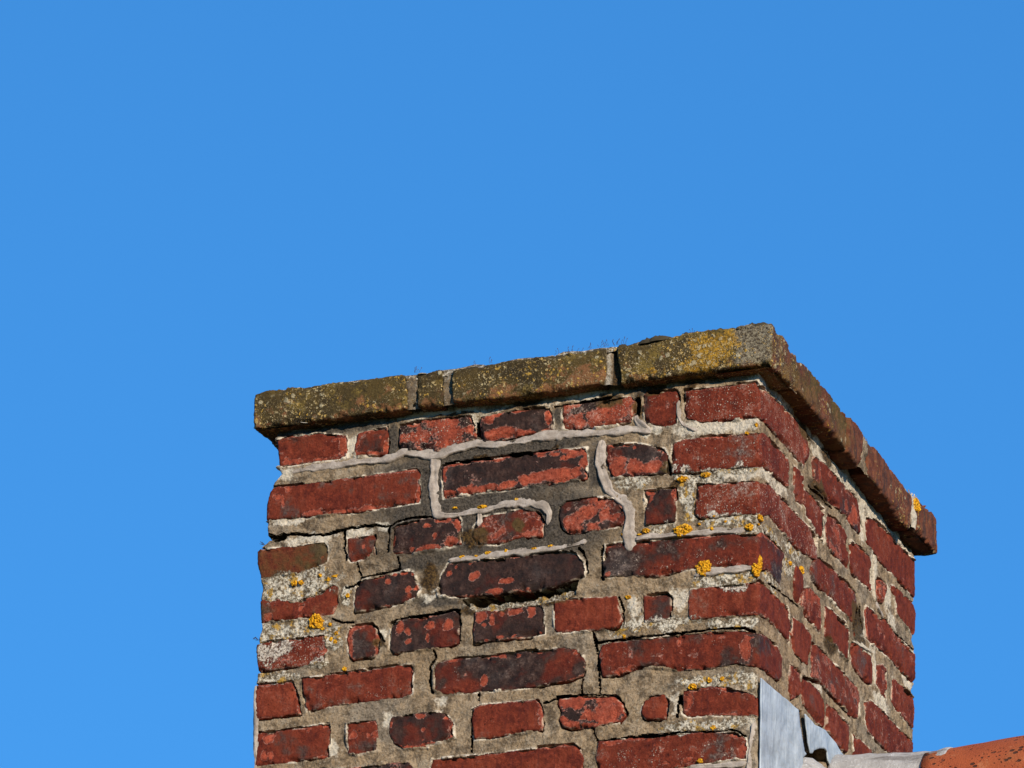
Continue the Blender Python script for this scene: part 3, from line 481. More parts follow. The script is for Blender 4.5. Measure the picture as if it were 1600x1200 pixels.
def mat_mortar():
    t = NT('old_mortar')
    P = t.coord('Object')
    big = t.noise(P, 10, 5, .6); mid = t.noise(P, 58, 6, .65); fin = t.noise(P, 270, 5, .72); gr = t.noise(P, 800, 3, .7)
    col = t.mix(t.ss(mid, .30, .70), (.110, .074, .041), (.375, .275, .168))
    col = t.mix(t.ss(big, .44, .66, 0, .65), col, (.255, .172, .092))
    col = t.mix(t.ss(big, .48, .34, 0, .55), col, (.30, .25, .185))
    col = t.mix(t.ss(big, .47, .33, 0, .55), col, (.13, .098, .066))
    col = t.mix(t.ss(mid, .50, .36, 0, .65), col, (.080, .055, .032))
    col = t.mix(t.ss(t.noise(P, 24, 5, .65), .54, .68, 0, .5), col, (.40, .325, .23))
    col = t.mix(t.ss(fin, .54, .72, 0, .6), col, (.48, .42, .32))
    col = t.mix(t.ss(fin, .47, .33, 0, .85), col, (.062, .044, .027))
    col = t.mix(t.ss(gr, .58, .70, 0, .35), col, (.52, .46, .37))
    col = t.mix(t.ss(gr, .44, .32, 0, .6), col, (.075, .055, .035))
    pale, dark, li, mo = t.attr('f1'), t.attr('f0'), t.attr('f2'), t.attr('f3')
    nn = t.m_('ADD', t.m_('MULTIPLY', t.m_('SUBTRACT', mid, .5), 1.0), t.m_('MULTIPLY', t.m_('SUBTRACT', fin, .5), .7))
    dn = t.m_('ADD', dark, nn)
    dc = t.mix(t.ss(fin, .3, .7), (.013, .011, .009), (.092, .076, .058))
    dc = t.mix(t.ss(gr, .58, .72, 0, .45), dc, (.24, .20, .15))
    col = t.mix(t.ss(dn, .10, .85, 0, .93), col, dc)
    pn = t.ss(t.m_('ADD', pale, t.m_('MULTIPLY', nn, 1.5)), .45, .95)
    col = t.mix(t.m_('MULTIPLY', pn, .85), col, t.mix(fin, (.36, .30, .21), (.74, .67, .54)))
    # rims left by lime next to the bricks
    col = t.mix(t.m_('MULTIPLY', t.attr('rim'), t.ss(mid, .40, .58)), col, (.64, .55, .42))
    # grey crust lichen with ochre flecks
    ln = t.ss(t.m_('ADD', li, t.m_('MULTIPLY', nn, 1.4)), .36, .70)
    b1 = t.noise(P, 85, 5, .7); b2 = t.noise(P, 230, 4, .7)
    lc = t.mix(t.ss(t.m_('ADD', t.m_('MULTIPLY', b1, .5), t.m_('MULTIPLY', b2, .5)), .44, .56), (.105, .075, .040), (.62, .56, .44))
    lc = t.mix(t.ss(b2, .46, .34, 0, .7), lc, (.10, .075, .05))
    lc = t.mix(t.m_('MULTIPLY', t.ss(t.noise(P, 48, 5, .7), .54, .60), t.ss(b2, .40, .5)), lc, (.42, .24, .035))
    col = t.mix(t.m_('MULTIPLY', ln, .9), col, lc)
    mn = t.ss(t.m_('ADD', mo, t.m_('MULTIPLY', nn, 1.1)), .35, .75)
    mc = t.mix(t.ss(fin, .4, .65), (.018, .009, .004), (.130, .070, .016))
    col = t.mix(t.m_('MULTIPLY', mn, .92), col, mc)
    h = t.m_('ADD', t.m_('MULTIPLY', fin, .85), t.m_('MULTIPLY', mid, .35))
    h = t.m_('ADD', h, t.m_('MULTIPLY', gr, .45))
    h = t.m_('ADD', h, t.m_('MULTIPLY', t.m_('MULTIPLY', b2, ln), .9))
    h = t.m_('ADD', h, t.m_('MULTIPLY', t.m_('MULTIPLY', fin, mn), 1.6))
    return t.fin(col, .93, t.bump(h, .0028), .2)
def mat_coping():
    t = NT('lichened_coping_brick')
    P = t.rand_coord()
    big = t.noise(P, 14, 5, .6); mid = t.noise(P, 58, 6, .66); fin = t.noise(P, 260, 5, .7); gr = t.noise(P, 800, 3, .7)
    streak = t.noise(t.scale(P, (60, 60, 18)), 1.0, 5, .65)
    ol, ye, pt, gy, lo = t.attr('soot'), t.attr('yellow'), t.attr('gold'), t.attr('grey'), t.attr('low')
    base = t.mix(t.ss(mid, .3, .7), (.085, .023, .012), (.185, .062, .027))
    base = t.mix(t.ss(streak, .46, .60, 0, .8), base, (.043, .024, .020))
    base = t.mix(t.ss(fin, .56, .76, 0, .7), base, (.27, .115, .045))
    cov = t.ss(t.m_('ADD', t.m_('ADD', ol, t.m_('MULTIPLY', t.m_('SUBTRACT', big, .5), 1.4)), t.m_('MULTIPLY', t.m_('SUBTRACT', mid, .5), .9)), .36, .74)
    olive = t.mix(t.ss(big, .32, .68), (.026, .018, .008), (.080, .052, .014))
    olive = t.mix(t.ss(fin, .54, .75, 0, .7), olive, (.145, .105, .035))
    olive = t.mix(t.ss(fin, .44, .32, 0, .6), olive, (.018, .013, .006))
    col = t.mix(cov, base, olive)
    # rusty worn zones low on the face
    ru = t.ss(t.m_('ADD', t.m_('MULTIPLY', lo, .40), t.m_('ADD', t.m_('MULTIPLY', t.m_('SUBTRACT', mid, .5), 1.5), t.m_('MULTIPLY', t.m_('SUBTRACT', big, .5), 1.7))), .34, .52)
    col = t.mix(t.m_('MULTIPLY', t.m_('MULTIPLY', ru, ol), .88), col, t.mix(fin, (.075, .026, .013), (.31, .140, .055)))
    yg = t.ss(t.m_('ADD', t.m_('MULTIPLY', t.noise(P, 24, 5, .7), 1.0), t.m_('MULTIPLY', ye, .10)), .59, .72)
    col = t.mix(t.m_('MULTIPLY', t.m_('MULTIPLY', yg, t.ss(fin, .36, .56)), t.m_('MULTIPLY', ol, .75)), col, t.mix(fin, (.10, .072, .014), (.30, .20, .045)))
    gm = t.ss(t.m_('ADD', gy, t.m_('MULTIPLY', t.m_('SUBTRACT', mid, .5), 1.0)), .35, .70)
    gcol = t.mix(t.ss(fin, .40, .62), (.050, .036, .024), (.27, .235, .165))
    col = t.mix(t.m_('MULTIPLY', gm, .85), col, gcol)
    g = t.ss(t.m_('ADD', pt, t.m_('ADD', t.m_('MULTIPLY', t.m_('SUBTRACT', mid, .5), 1.8), t.m_('MULTIPLY', t.m_('SUBTRACT', fin, .5), .9))), .40, .75)
    col = t.mix(t.m_('MULTIPLY', g, .88), col, t.mix(t.ss(fin, .35, .65), (.10, .055, .008), (.44, .235, .022)))
    # flecks of several sizes, thick where the old skin is worn
    dens = t.m_('ADD', t.m_('MULTIPLY', t.noise(P, 22, 5, .65), 1.0), t.m_('ADD', t.m_('MULTIPLY', ye, .10), t.m_('MULTIPLY', lo, .07)))
    warp = t.t.nodes.new('ShaderNodeVectorMath'); warp.operation = 'MULTIPLY_ADD'
    nz = t.t.nodes.new('ShaderNodeTexNoise'); nz.inputs['Scale'].default_value = 190; t.put(nz.inputs['Vector'], P)
    t.put(warp.inputs[0], nz.outputs['Color']); warp.inputs[1].default_value = (.009,)*3; t.put(warp.inputs[2], P)
    PW = warp.outputs[0]
    s1 = t.m_('MULTIPLY', t.ss(t.vor(PW, 150), t.m_('MULTIPLY', mid, .72), t.m_('MULTIPLY', mid, .50)), t.ss(dens, .56, .66))
    col = t.mix(t.m_('MULTIPLY', s1, .85), col, t.mix(t.ss(t.noise(P, 33, 3), .40, .62), (.46, .27, .04), (.46, .37, .20)))
    s2 = t.m_('MULTIPLY', t.ss(t.vor(PW, 68), .33, .22), t.ss(t.m_('ADD', t.noise(P, 19, 3), t.m_('MULTIPLY', ye, .1)), .60, .67))
    col = t.mix(t.m_('MULTIPLY', s2, .75), col, t.mix(fin, (.28, .22, .10), (.52, .46, .32)))
    s3 = t.m_('MULTIPLY', t.ss(t.vor(PW, 340), .36, .22), t.m_('MULTIPLY', ye, t.ss(dens, .46, .60)))
    col = t.mix(t.m_('MULTIPLY', s3, .85), col, t.mix(t.ss(gr, .4, .6), (.40, .25, .06), (.46, .40, .28)))
    h = t.m_('ADD', t.m_('MULTIPLY', fin, .8), t.m_('MULTIPLY', mid, .5))
    h = t.m_('ADD', h, t.m_('MULTIPLY', gr, .3))
    h = t.m_('ADD', h, t.m_('MULTIPLY', t.m_('ADD', s1, t.m_('ADD', s2, s3)), .5))
    return t.fin(col, .9, t.bump(h, .0030), .2)
def mat_sealant():
    t = NT('weathered_sealant')
    G = t.t.nodes.new('ShaderNodeNewGeometry').outputs['Position']
    mid = t.noise(G, 55, 5, .65); fin = t.noise(G, 330, 5, .72); gr = t.noise(G, 900, 2)
    col = t.mix(t.ss(mid, .32, .68), (.225, .180, .140), (.400, .340, .280))
    col = t.mix(t.ss(fin, .55, .74, 0, .75), col, (.47, .41, .345))
    col = t.mix(t.ss(fin, .40, .30, 0, .65), col, (.10, .080, .060))
    col = t.mix(t.ss(t.noise(G, 30, 4), .50, .64, 0, .65), col, (.19, .155, .12))
    h = t.m_('ADD', t.m_('MULTIPLY', t.noise(G, 110, 4), .6), t.m_('ADD', t.m_('MULTIPLY', fin, .7), t.m_('MULTIPLY', gr, .25)))
    return t.fin(col, .75, t.bump(h, .0016), .35)
def mat_lichen():
    t = NT('orange_lichen')
    G = t.t.nodes.new('ShaderNodeNewGeometry').outputs['Position']
    f = t.noise(G, 420, 3, .6); v = t.vor(G, 380)
    f2 = t.noise(G, 70, 3)
    col = t.mix(t.ss(f, .35, .65), (.33, .130, .004), (.72, .385, .018))
    col = t.mix(t.ss(f2, .56, .70, 0, .45), col, (.62, .40, .10))
    col = t.mix(t.ss(v, .5, .75, 0, .7), col, (.22, .07, .004))
    return t.fin(col, .9, t.bump(t.m_('ADD', f, v), .0014), .1)
def mat_lead():
    t = NT('lead_sheet')
    P = t.coord('Object')
    mid = t.noise(P, 24, 5, .65); fin = t.noise(P, 190, 5, .7)
    strk = t.noise(t.scale(P, (150, 150, 11)), 1.0, 5, .65)
    cross = t.noise(t.scale(P, (60, 60, 130)), 1.0, 4, .6)
    col = t.mix(t.ss(mid, .3, .7), (.26, .305, .34), (.385, .435, .47))
    col = t.mix(t.ss(strk, .52, .74, 0, .45), col, (.46, .505, .53))
    col = t.mix(t.ss(strk, .44, .28, 0, .3), col, (.29, .32, .34))
    col = t.mix(t.ss(cross, .60, .74, 0, .3), col, (.50, .54, .56))
    col = t.mix(t.ss(fin, .58, .76, 0, .5), col, (.24, .23, .21))
    h = t.m_('ADD', t.m_('MULTIPLY', t.noise(P, 13, 3), 2.2), t.m_('ADD', t.m_('MULTIPLY', strk, .35), t.m_('MULTIPLY', cross, .2)))
    return t.fin(col, t.mix(fin, (.45,)*3, (.65,)*3), t.bump(h, .006), .35, .08)
def mat_lead_dirty():
    t = NT('stained_lead')
    P = t.coord('Object')
    mid = t.noise(P, 30, 5, .65, .6); fin = t.noise(P, 260, 4, .65)
    sp = t.noise(t.scale(P, (9, 60, 60)), 1.0, 4, .6)
    col = t.mix(mid, (.20, .185, .165), (.47, .455, .43))
    col = t.mix(t.ss(fin, .56, .74, 0, .8), col, (.60, .60, .58))
    col = t.mix(t.ss(sp, .55, .68, 0, .65), col, (.10, .085, .075))
    h = t.m_('ADD', mid, t.m_('MULTIPLY', fin, .4))
    return t.fin(col, .6, t.bump(h, .004), .35, .1)
def mat_terracotta():
    t = NT('orange_clay_tile')
    P = t.coord('Object')
    mid = t.noise(P, 26, 5, .6); fin = t.noise(P, 330, 4, .65)
    col = t.mix(mid, (.20, .038, .012), (.37, .088, .026))
    col = t.mix(t.ss(t.noise(P, 11, 4), .5, .68, 0, .55), col, (.27, .10, .032))
    col = t.mix(t.ss(fin, .42, .30, 0, .7), col, (.09, .022, .010))
    col = t.mix(t.ss(t.noise(P, 40, 5, .7), .58, .70, 0, .6), col, (.40, .17, .075))
    pit = t.m_('MULTIPLY', t.ss(t.vor(t.scale(P, (58, 95, 95)), 1.0), .27, .20), t.ss(t.noise(P, 24, 3), .44, .52))
    pit2 = t.m_('MULTIPLY', t.ss(t.vor(t.scale(P, (130, 190, 190)), 1.0), .26, .18), t.ss(t.noise(P, 35, 3), .48, .55))
    pm = t.m_('MAXIMUM', pit, pit2)
    col = t.mix(t.m_('MULTIPLY', pm, .9), col, (.035, .014, .008))
    h = t.m_('SUBTRACT', t.m_('MULTIPLY', fin, .5), pm)
    return t.fin(col, .8, t.bump(h, .003), .3)
def mat_moss():
    t = NT('moss')
    G = t.t.nodes.new('ShaderNodeNewGeometry').outputs['Position']
    col = t.mix(t.noise(G, 130, 3), (.022, .016, .012), (.085, .068, .035))
    return t.fin(col, .95, None, .1)
def mat_plain(name, c1, c2, sc_, rough=.9, bump=.004):
    t = NT(name)
    P = t.coord('Object')
    n = t.noise(P, sc_, 5, .6)
    return t.fin(t.mix(n, c1, c2), rough, t.bump(n, bump), .2)
M_BRICK, M_MORTAR, M_COPE, M_SEAL, M_LICH = mat_brick(), mat_mortar(), mat_coping(), mat_sealant(), mat_lichen()
M_LEAD, M_LEAD2, M_TERRA, M_MOSS = mat_lead(), mat_lead_dirty(), mat_terracotta(), mat_moss()
M_TILE = mat_plain('old_roof_tile', (.16, .045, .02), (.30, .09, .035), 18)
M_FELT = mat_plain('roof_underlay', (.04, .035, .03), (.07, .06, .05), 12)
M_WALLS = mat_plain('house_brickwork', (.20, .075, .05), (.30, .13, .085), 6)
M_CRUMB = mat_plain('crumbled_mortar', (.12, .10, .07), (.34, .29, .21), 190)
M_GRASS = mat_plain('meadow', (.035, .06, .018), (.075, .10, .03), .6)
M_FIBRE = mat_plain('pale_fibre', (.5, .46, .38), (.6, .55, .46), 50)
M_TWIG = mat_plain('dry_stalk', (.035, .018, .018), (.075, .035, .03), 90)

# ------------------------------------------------------------ ground and house below (out of the picture, where they stand)
ZG = -5.6
g = mesh_obj('ground', [(-900, -900, ZG), (900, -900, ZG), (900, 900, ZG), (-900, 900, ZG)], [(0, 1, 2, 3)], M_GRASS, smooth=False)
g['kind'] = 'structure'; g['label'] = 'flat green meadow around the house'
RY, RZ = 0.405, -0.548       # axis of the ridge
PITCH = math.radians(47)
house = thing('house', 'house under a clay tiled roof whose orange ridge tile runs up to the brick chimney', 'house', (0, RY, ZG))
EX0, EX1, HALF = -5.0, 4.0, 3.4
ze = RZ-.06-HALF*math.tan(PITCH)
def deck(sgn, name):
    y0, y1 = RY, RY+sgn*HALF
    v = []
    for x in (EX0, EX1):
        for (y, z) in ((y0, RZ+.005), (y1, ze+.065), (y1, ze+.015), (y0, RZ-.065)):
            v.append((x, y, z))
    f = [(0, 1, 5, 4), (1, 2, 6, 5), (2, 3, 7, 6), (0, 3, 2, 1), (4, 5, 6, 7)]
    return mesh_obj(name, v, f, M_FELT, house, smooth=False)
deck(-1, 'roof_slope'); deck(1, 'roof_slope')
yw = HALF-.35
v = [(x, RY+s*yw, z) for x in (EX0+.3, EX1-.3) for s in (-1, 1) for z in (ZG, ze+.35*math.tan(PITCH)-.12)]
v += [(EX0+.3, RY, RZ-.2), (EX1-.3, RY, RZ-.2)]
mesh_obj('wall', v, [(0, 1, 5, 4), (2, 6, 7, 3), (0, 2, 3, 8, 1), (4, 5, 9, 7, 6)], M_WALLS, house, smooth=False)
# pantiles of the near slope beside the chimney
def pantile_mesh():
    w, l, th = .215, .34, .014
    nu, nv = 9, 2
    vv, ff = [], []
    for side in (0, 1):
        for i in range(nu):
            x = w*1.12*i/(nu-1)
            h = .020*math.cos(2*math.pi*i/(nu-1)*.95)-side*th
            for j in range(nv): vv.append((x, -l*j, h+.012*j))
    k = nu*nv
    for i in range(nu-1):
        a = i*nv
        ff += [(a, a+1, a+nv+1, a+nv), (k+a, k+a+nv, k+a+nv+1, k+a+1), (a+1, k+a+1, k+a+nv+1, a+nv+1)]
    ff += [(0, k, k+1, 1), ((nu-1)*nv, (nu-1)*nv+1, k+(nu-1)*nv+1, k+(nu-1)*nv)]
    return vv, ff
pv, pf = pantile_mesh()
tile0 = None
for row in range(4):
    for cx in range(14):
        x = -1.75+cx*.215
        if x < 0.03 and x+.22 > -.84 and row < 3: continue
        d = .05+row*.30
        if tile0 is None:
            tile0 = mesh_obj('roof_tile', pv, pf, M_TILE, house, center=False); o = tile0
        else:
            o = tile0.copy(); COL.objects.link(o); o.parent = house
        o.rotation_euler = (PITCH, 0, random.uniform(-.01, .01))
        o.location = Vector((x, RY-d*math.cos(PITCH), RZ+.055-d*math.sin(PITCH)))-house.location
def half_round(name, x0, x1, r0, r1, mat, parent, th=.016, a0=-4, a1=184, nx=14, na=36, amp=.0008, zoff=0.0, seed=1, rfun=None):
    xs = np.linspace(x0, x1, nx); an = np.radians(np.linspace(a0, a1, na))
    V = []
    for lay in (0, 1):
        XX, AA = np.meshgrid(xs, an, indexing='ij')
        rr = r0+(r1-r0)*(XX-x0)/(x1-x0)-lay*th
        if rfun is not None: rr = rr+rfun(XX, AA)
        rr = rr+amp*fbm(XX*18, AA*3, seed)
        V.append(np.stack([XX, RY-rr*np.cos(AA), RZ+zoff+rr*np.sin(AA)], -1).reshape(-1, 3))
    f = grid_faces(nx, na); k = nx*na
    F = [f[:, ::-1], f+k]
    e = []
    for i in range(nx-1):
        a = i*na; e += [(a, a+na, k+a+na, k+a), (a+na-1, k+a+na-1, k+a+2*na-1, a+2*na-1)]
    for j in range(na-1):
        e += [(j, k+j, k+j+1, j+1)]
        a = (nx-1)*na+j; e += [(a, a+1, k+a+1, k+a)]
    return mesh_obj(name, np.concatenate(V), np.concatenate(F+[np.array(e)]), mat, parent)
o = half_round('ridge_tile', .150, .56, .085, .085, M_TERRA, house, nx=24)
o['label'] = 'orange clay ridge tile with dark pits, next to the lead'
o.rotation_euler = (0, -.075, 0); o.location.z += .0045
rt0 = half_round('ridge_tile', .545, .95, .085, .085, M_TERRA, house, zoff=.004, nx=8, na=20)
for x in (1.40,):
    o = rt0.copy(); COL.objects.link(o); o.parent = house; o.location = rt0.location+Vector((x-.545-.45, 0, .003))
rt1 = half_round('ridge_tile', -1.25, -.84, .085, .085, M_TERRA, house, nx=8, na=20)
# mossy bedding under the ridge tile
xs = np.linspace(.13, 1.4, 90); V = []
prof = [(-.060, .012), (-.088, -.004), (-.112, -.022), (-.135, -.05), (-.11, -.075)]
for x in xs:
    for j, (py, pz) in enumerate(prof):
        n = .012*fbm(np.array([x*22]), np.array([j*.9]), 9)[0]
        V.append((x, RY+py-n, RZ+pz+n*.6))
mesh_obj('moss_bedding', V, grid_faces(len(xs), len(prof)), M_MOSS, house)

# ------------------------------------------------------------ chimney
chim = thing('chimney', 'old square red brick chimney with a mossy projecting coping and cracked mortar', 'chimney', (-.405, .405, -1.35))

SP = np.array(D['SP'], float)*1e-4
LI = np.array(D['LI'], float)*1e-4
FI = [(int(a[0]), a[1], *(np.array(a[2:])*1e-4)) for a in D['FI']]
def spots(s, z):
    r = np.full(s.shape, -1.0)
    s, z = s+.0026*fbm(s*95, z*95, 501, 3), z+.0026*fbm(s*95+50, z*95, 503, 3)
    for cs, cz, rx, rz in SP:
        m = (np.abs(s-cs) < 2.2*rx) & (np.abs(z-cz) < 2.2*rz)
        if m.any():
            d = np.sqrt(((s[m]-cs)/rx)**2+((z[m]-cz)/rz)**2)
            r[m] = np.maximum(r[m], np.clip(1.0-d, -1, .6))
    return r
def field(ty, s, z):
    r = np.zeros(s.shape)
    s, z = s+.0085*fbm(s*42, z*42, 505, 4), z+.0085*fbm(s*42+50, z*42, 507, 4)
    for t, amp, cs, cz, rx, rz in FI:
        if t != ty: continue
        m = (np.abs(s-cs) < 2.6*rx) & (np.abs(z-cz) < 2.6*rz)
        if m.any():
            q = ((s[m]-cs)/rx)**2+((z[m]-cz)/rz)**2
            r[m] = np.maximum(r[m], amp*np.exp(-(q**1.5)*.6))
    return r

def resample(side, n):
    side = np.asarray(side, float)
    d = np.r_[0, np.cumsum(np.hypot(*np.diff(side, axis=0).T))]
    t = np.linspace(0, d[-1], n)
    return np.stack([np.interp(t, d, side[:, 0]), np.interp(t, d, side[:, 1])], -1)
def four_sides(p):
    p = np.asarray(p, float)
    lo, hi = p.min(0), p.max(0); q = (p-lo)/(hi-lo)
    # shear the outline flat first so that the corners of slanted outlines are found
    tl = int(np.argmin(q[:, 0]*1.0-q[:, 1])); tr = int(np.argmax(q[:, 0]+q[:, 1]))
    br = int(np.argmax(q[:, 0]-q[:, 1])); bl = int(np.argmin(q[:, 0]+q[:, 1]))
    n = len(p)
    def walk(a, b):
        r = [p[a]]; i = a
        while i != b:
            i = (i+1) % n; r.append(p[i])
        return np.array(r)
    return walk(tl, tr), walk(tr, br), walk(br, bl), walk(bl, tl)
def smooth_closed(p, k=1):
    return p
SEEDC = [0]
def patch(p, wall, step=.0021, depth=.045, n0=0.0, tilt=(0, 0), rnd=.002, rough=.0011, ext=None, edge_amp=.0012, zdown=True):
    """A brick's face as a fitted grid with rounded, chipped arrises and returns into the joint."""
    SEEDC[0] += 7
    sd = SEEDC[0]
    top, right, bot, left = four_sides(p)
    if ext == 'L': left = left-np.array([.1, 0]); top[0, 0] -= .1; bot[-1, 0] -= .1
    if ext == 'R': right = right+np.array([.1, 0]); top[-1, 0] += .1; bot[0, 0] += .1
    w = max(np.ptp(top[:, 0]), np.ptp(bot[:, 0])); h = max(np.ptp(left[:, 1]), np.ptp(right[:, 1]))
    nu = max(6, int(w/step)+1); nv = max(5, int(h/step)+1)
    T = resample(top, nu); B = resample(bot[::-1], nu); Lf = resample(left, nv); Rr = resample(right[::-1], nv)
    # Lf runs bottom->top, Rr bottom->top
    u = np.linspace(0, 1, nu)[:, None, None]; v = np.linspace(0, 1, nv)[None, :, None]
    G = (1-v)*B[:, None]+v*T[:, None]+(1-u)*Lf[None]+u*Rr[None] \
        - ((1-u)*(1-v)*B[0]+u*(1-v)*B[-1]+(1-u)*v*T[0]+u*v*T[-1])
    s, z = G[..., 0], G[..., 1]
    # edge distance (approx, in metres)
    du = np.minimum(u, 1-u)[..., 0]*w; dv = np.minimum(v, 1-v)[..., 0]*h
    q = 6.0
    dist = (np.maximum(du, 1e-6)**-q+np.maximum(dv, 1e-6)**-q)**(-1/q)
    dist = np.where((du == 0) | (dv == 0), 0, dist)
    # ragged outline
    f = np.exp(-dist/.006)
    e1 = edge_amp*(.9*fbm(s*45, z*45, sd+41, 2)+fbm(s*110, z*110, sd, 4)+.6*fbm(s*420, z*420, sd+3, 2))
    e2 = edge_amp*(.9*fbm(s*45, z*45, sd+43, 2)+fbm(s*110+40, z*110, sd+11, 4)+.6*fbm(s*420+9, z*420, sd+13, 2))
    s = s+f*e1; z = z+f*e2
    rr = rnd*(1+.5*fbm(s*60, z*60, sd+5, 2))
    t = np.clip(1-dist/np.maximum(rr, .0008), 0, 1)
    n = n0-rr*(1-np.sqrt(np.maximum(0, 1-t*t)))*1.0
    n = n+rough*.45*fbm(s*30, z*30, sd+21, 3)+rough*.5*fbm(s*260, z*260, sd+23, 3)
    # chips out of the arris
    ch = sstep(.18, .5, fbm(s*48, z*48, sd+31, 3))*sstep(.012, 0, dist)
    n = n-.006*ch
    n = n+tilt[0]*(u[..., 0]-.5)*w+tilt[1]*(v[..., 0]-.5)*h
    V = wall.map(s, z, n)
    # returns: two loops down into the joint
    ring = np.concatenate([np.stack([np.arange(nu), np.zeros(nu, int)], -1), np.stack([np.full(nv-1, nu-1), np.arange(1, nv)], -1),
                           np.stack([np.arange(nu-2, -1, -1), np.full(nu-1, nv-1)], -1), np.stack([np.zeros(nv-2, int), np.arange(nv-2, 0, -1)], -1)])
    ri, rj = ring[:, 0], ring[:, 1]
    sr, zr, nr = s[ri, rj], z[ri, rj], n[ri, rj]
    loops = [V.reshape(-1, 3)]
    idx = [ri*nv+rj]
    base = nu*nv
    for dd in (.006, depth):
        loops.append(wall.map(sr, zr, nr-dd+.001*fbm(sr*90, zr*90, sd+2, 2))); idx.append(base+np.arange(len(ri))); base += len(ri)
    F = [grid_faces(nu, nv)]
    for a, b in zip(idx[:-1], idx[1:]):
        F.append(np.stack([a, b, np.roll(b, -1), np.roll(a, -1)], -1))
    S = np.concatenate([s.ravel(), sr, sr]); ZZ = np.concatenate([z.ravel(), zr, zr])
    E = np.concatenate([dist.ravel(), 0*sr, 0*sr]); U = np.concatenate([np.broadcast_to(v[..., 0], s.shape).ravel(), rj/(nv-1.), rj/(nv-1.)])
    return np.concatenate(loops), np.concatenate(F), S, ZZ, E, U, w, h

brick_polys = []
def add_brick(p, par, flag='', hero=True, ext=None, n0=None):
    soot, spal, edg, wh, mo = par
    # the mortar has to keep out of these outlines
    pp = np.array(p, float)
    if ext == 'L':
        lo, hi = pp.min(0), pp.max(0); pp = pp.copy(); pp[pp[:, 0] < lo[0]+.25*(hi[0]-lo[0]), 0] -= .1
    if ext == 'R':
        lo, hi = pp.min(0), pp.max(0); pp = pp.copy(); pp[pp[:, 0] > hi[0]-.25*(hi[0]-lo[0]), 0] += .1
    brick_polys.append(pp)
    if n0 is None: n0 = RNG.uniform(-.0012, .0014)
    tilt = (RNG.normal(0, .006), RNG.normal(0, .012)) if hero and ext is None and np.ptp(pp[:, 0]) < .26 else (0, RNG.normal(0, .01))
    V, F, S, ZZ, E, U, w, h = patch(p, W, step=.0021 if hero else .014, n0=n0, tilt=tilt, rnd=.0019, ext=ext,
                                    edge_amp=.0010 if hero else .0006, rough=.0012+.0008*max(spal, 0))
    sp = spots(S, ZZ)
    cell = .55*fbm(S*38, ZZ*60, SEEDC[0], 3)
    sp = np.maximum(sp, np.clip(spal*.9-.62+cell, -1, .6))
    sp = np.maximum(sp, np.clip(.75*edg-.30-E/.011+.75*fbm(S*26, ZZ*26, SEEDC[0]+4, 3), -1, .45))
    cru = field(2, S, ZZ)
    ms = np.clip(mo+field(3, S, ZZ)*.9, 0, 1.2)
    o = mesh_obj('brick', V, F, M_BRICK, chim,
                 attrs=dict(soot=soot, spot=sp, white=wh, moss=ms, edge=E, crust=cru))
    return o
for flag, par, p in D['BR']:
    p = np.array(p, float)*1e-4
    add_brick(p, par, ext=flag if flag in 'LR' and flag else None)
# the other walls and the courses below the picture
def auto_row(s0, s1, zc, odd):
    s = s0
    k = odd
    while s < s1-.03:
        L = .235 if k % 2 == 0 else .112
        e = min(s+L, s1)
        if e-s > .03:
            j = lambda: random.uniform(-.0015, .0015)
            add_brick([(s+j(), zc+.028+j()), (e+j(), zc+.028+j()), (e+j(), zc-.028+j()), (s+j(), zc-.028+j())],
                      (random.uniform(0, .5), random.uniform(-.4, .3), .2, .2, 0), hero=False)
        s = e+.014
        k += 1
rows = [-.018-.08*i for i in range(14)]
for i, zc in enumerate(rows):
    Ls = float(wallL(np.array(zc))); Rs = float(wallR(np.array(zc)))
    auto_row(Ls-.80, Ls-.125, zc, i)
    auto_row(Rs+.125, Rs+.80, zc, i)
for i, zc in enumerate(rows[8:]):
    auto_row(-.80, -.012, zc+.0, i)
for i, zc in enumerate(rows[6:]):
    if zc < -.46: auto_row(.50, .79, zc, i)

# ---- mortar: one sheet with joints, smears, cracks and holes
fine_s = np.arange(-.842, .842, .0013)
s_ax = np.concatenate([np.linspace(-1.68, -.86, 60), fine_s, np.linspace(.86, 1.66, 60)])
z_ax = np.concatenate([np.linspace(-1.25, -.66, 46), np.arange(-.655, .022, .0013), [.0222, .026, .032, .0345]])
SS, ZM = np.meshgrid(s_ax, z_ax, indexing='ij')
sdf = np.full(SS.shape, .05)
for pp in brick_polys:
    lo, hi = pp.min(0)-.012, pp.max(0)+.012
    i0, i1 = np.searchsorted(s_ax, (lo[0], hi[0])); j0, j1 = np.searchsorted(z_ax, (lo[1], hi[1]))
    if i1 <= i0 or j1 <= j0: continue
    sub = (slice(i0, i1), slice(j0, j1))
    d = poly_sdf(SS[sub], ZM[sub], [tuple(q) for q in pp])
    sdf[sub] = np.minimum(sdf[sub], d)
wob = .0008*fbm(SS*150, ZM*150, 71, 3)
sme = sstep(.15, .45, fbm(SS*21, ZM*21, 73, 3))
sdw = sdf+wob+.0018*sme*(1+.5*fbm(SS*120, ZM*120, 75, 2))
n = -.0019+.0018*fbm(SS*16, ZM*24, 40, 3)+.0014*fbm(SS*75, ZM*75, 43, 3)+.0005*fbm(SS*330, ZM*330, 47, 3)
n = n+.0012*sstep(.004, .0, sdf)*fbm(SS*50, ZM*50, 49, 2)
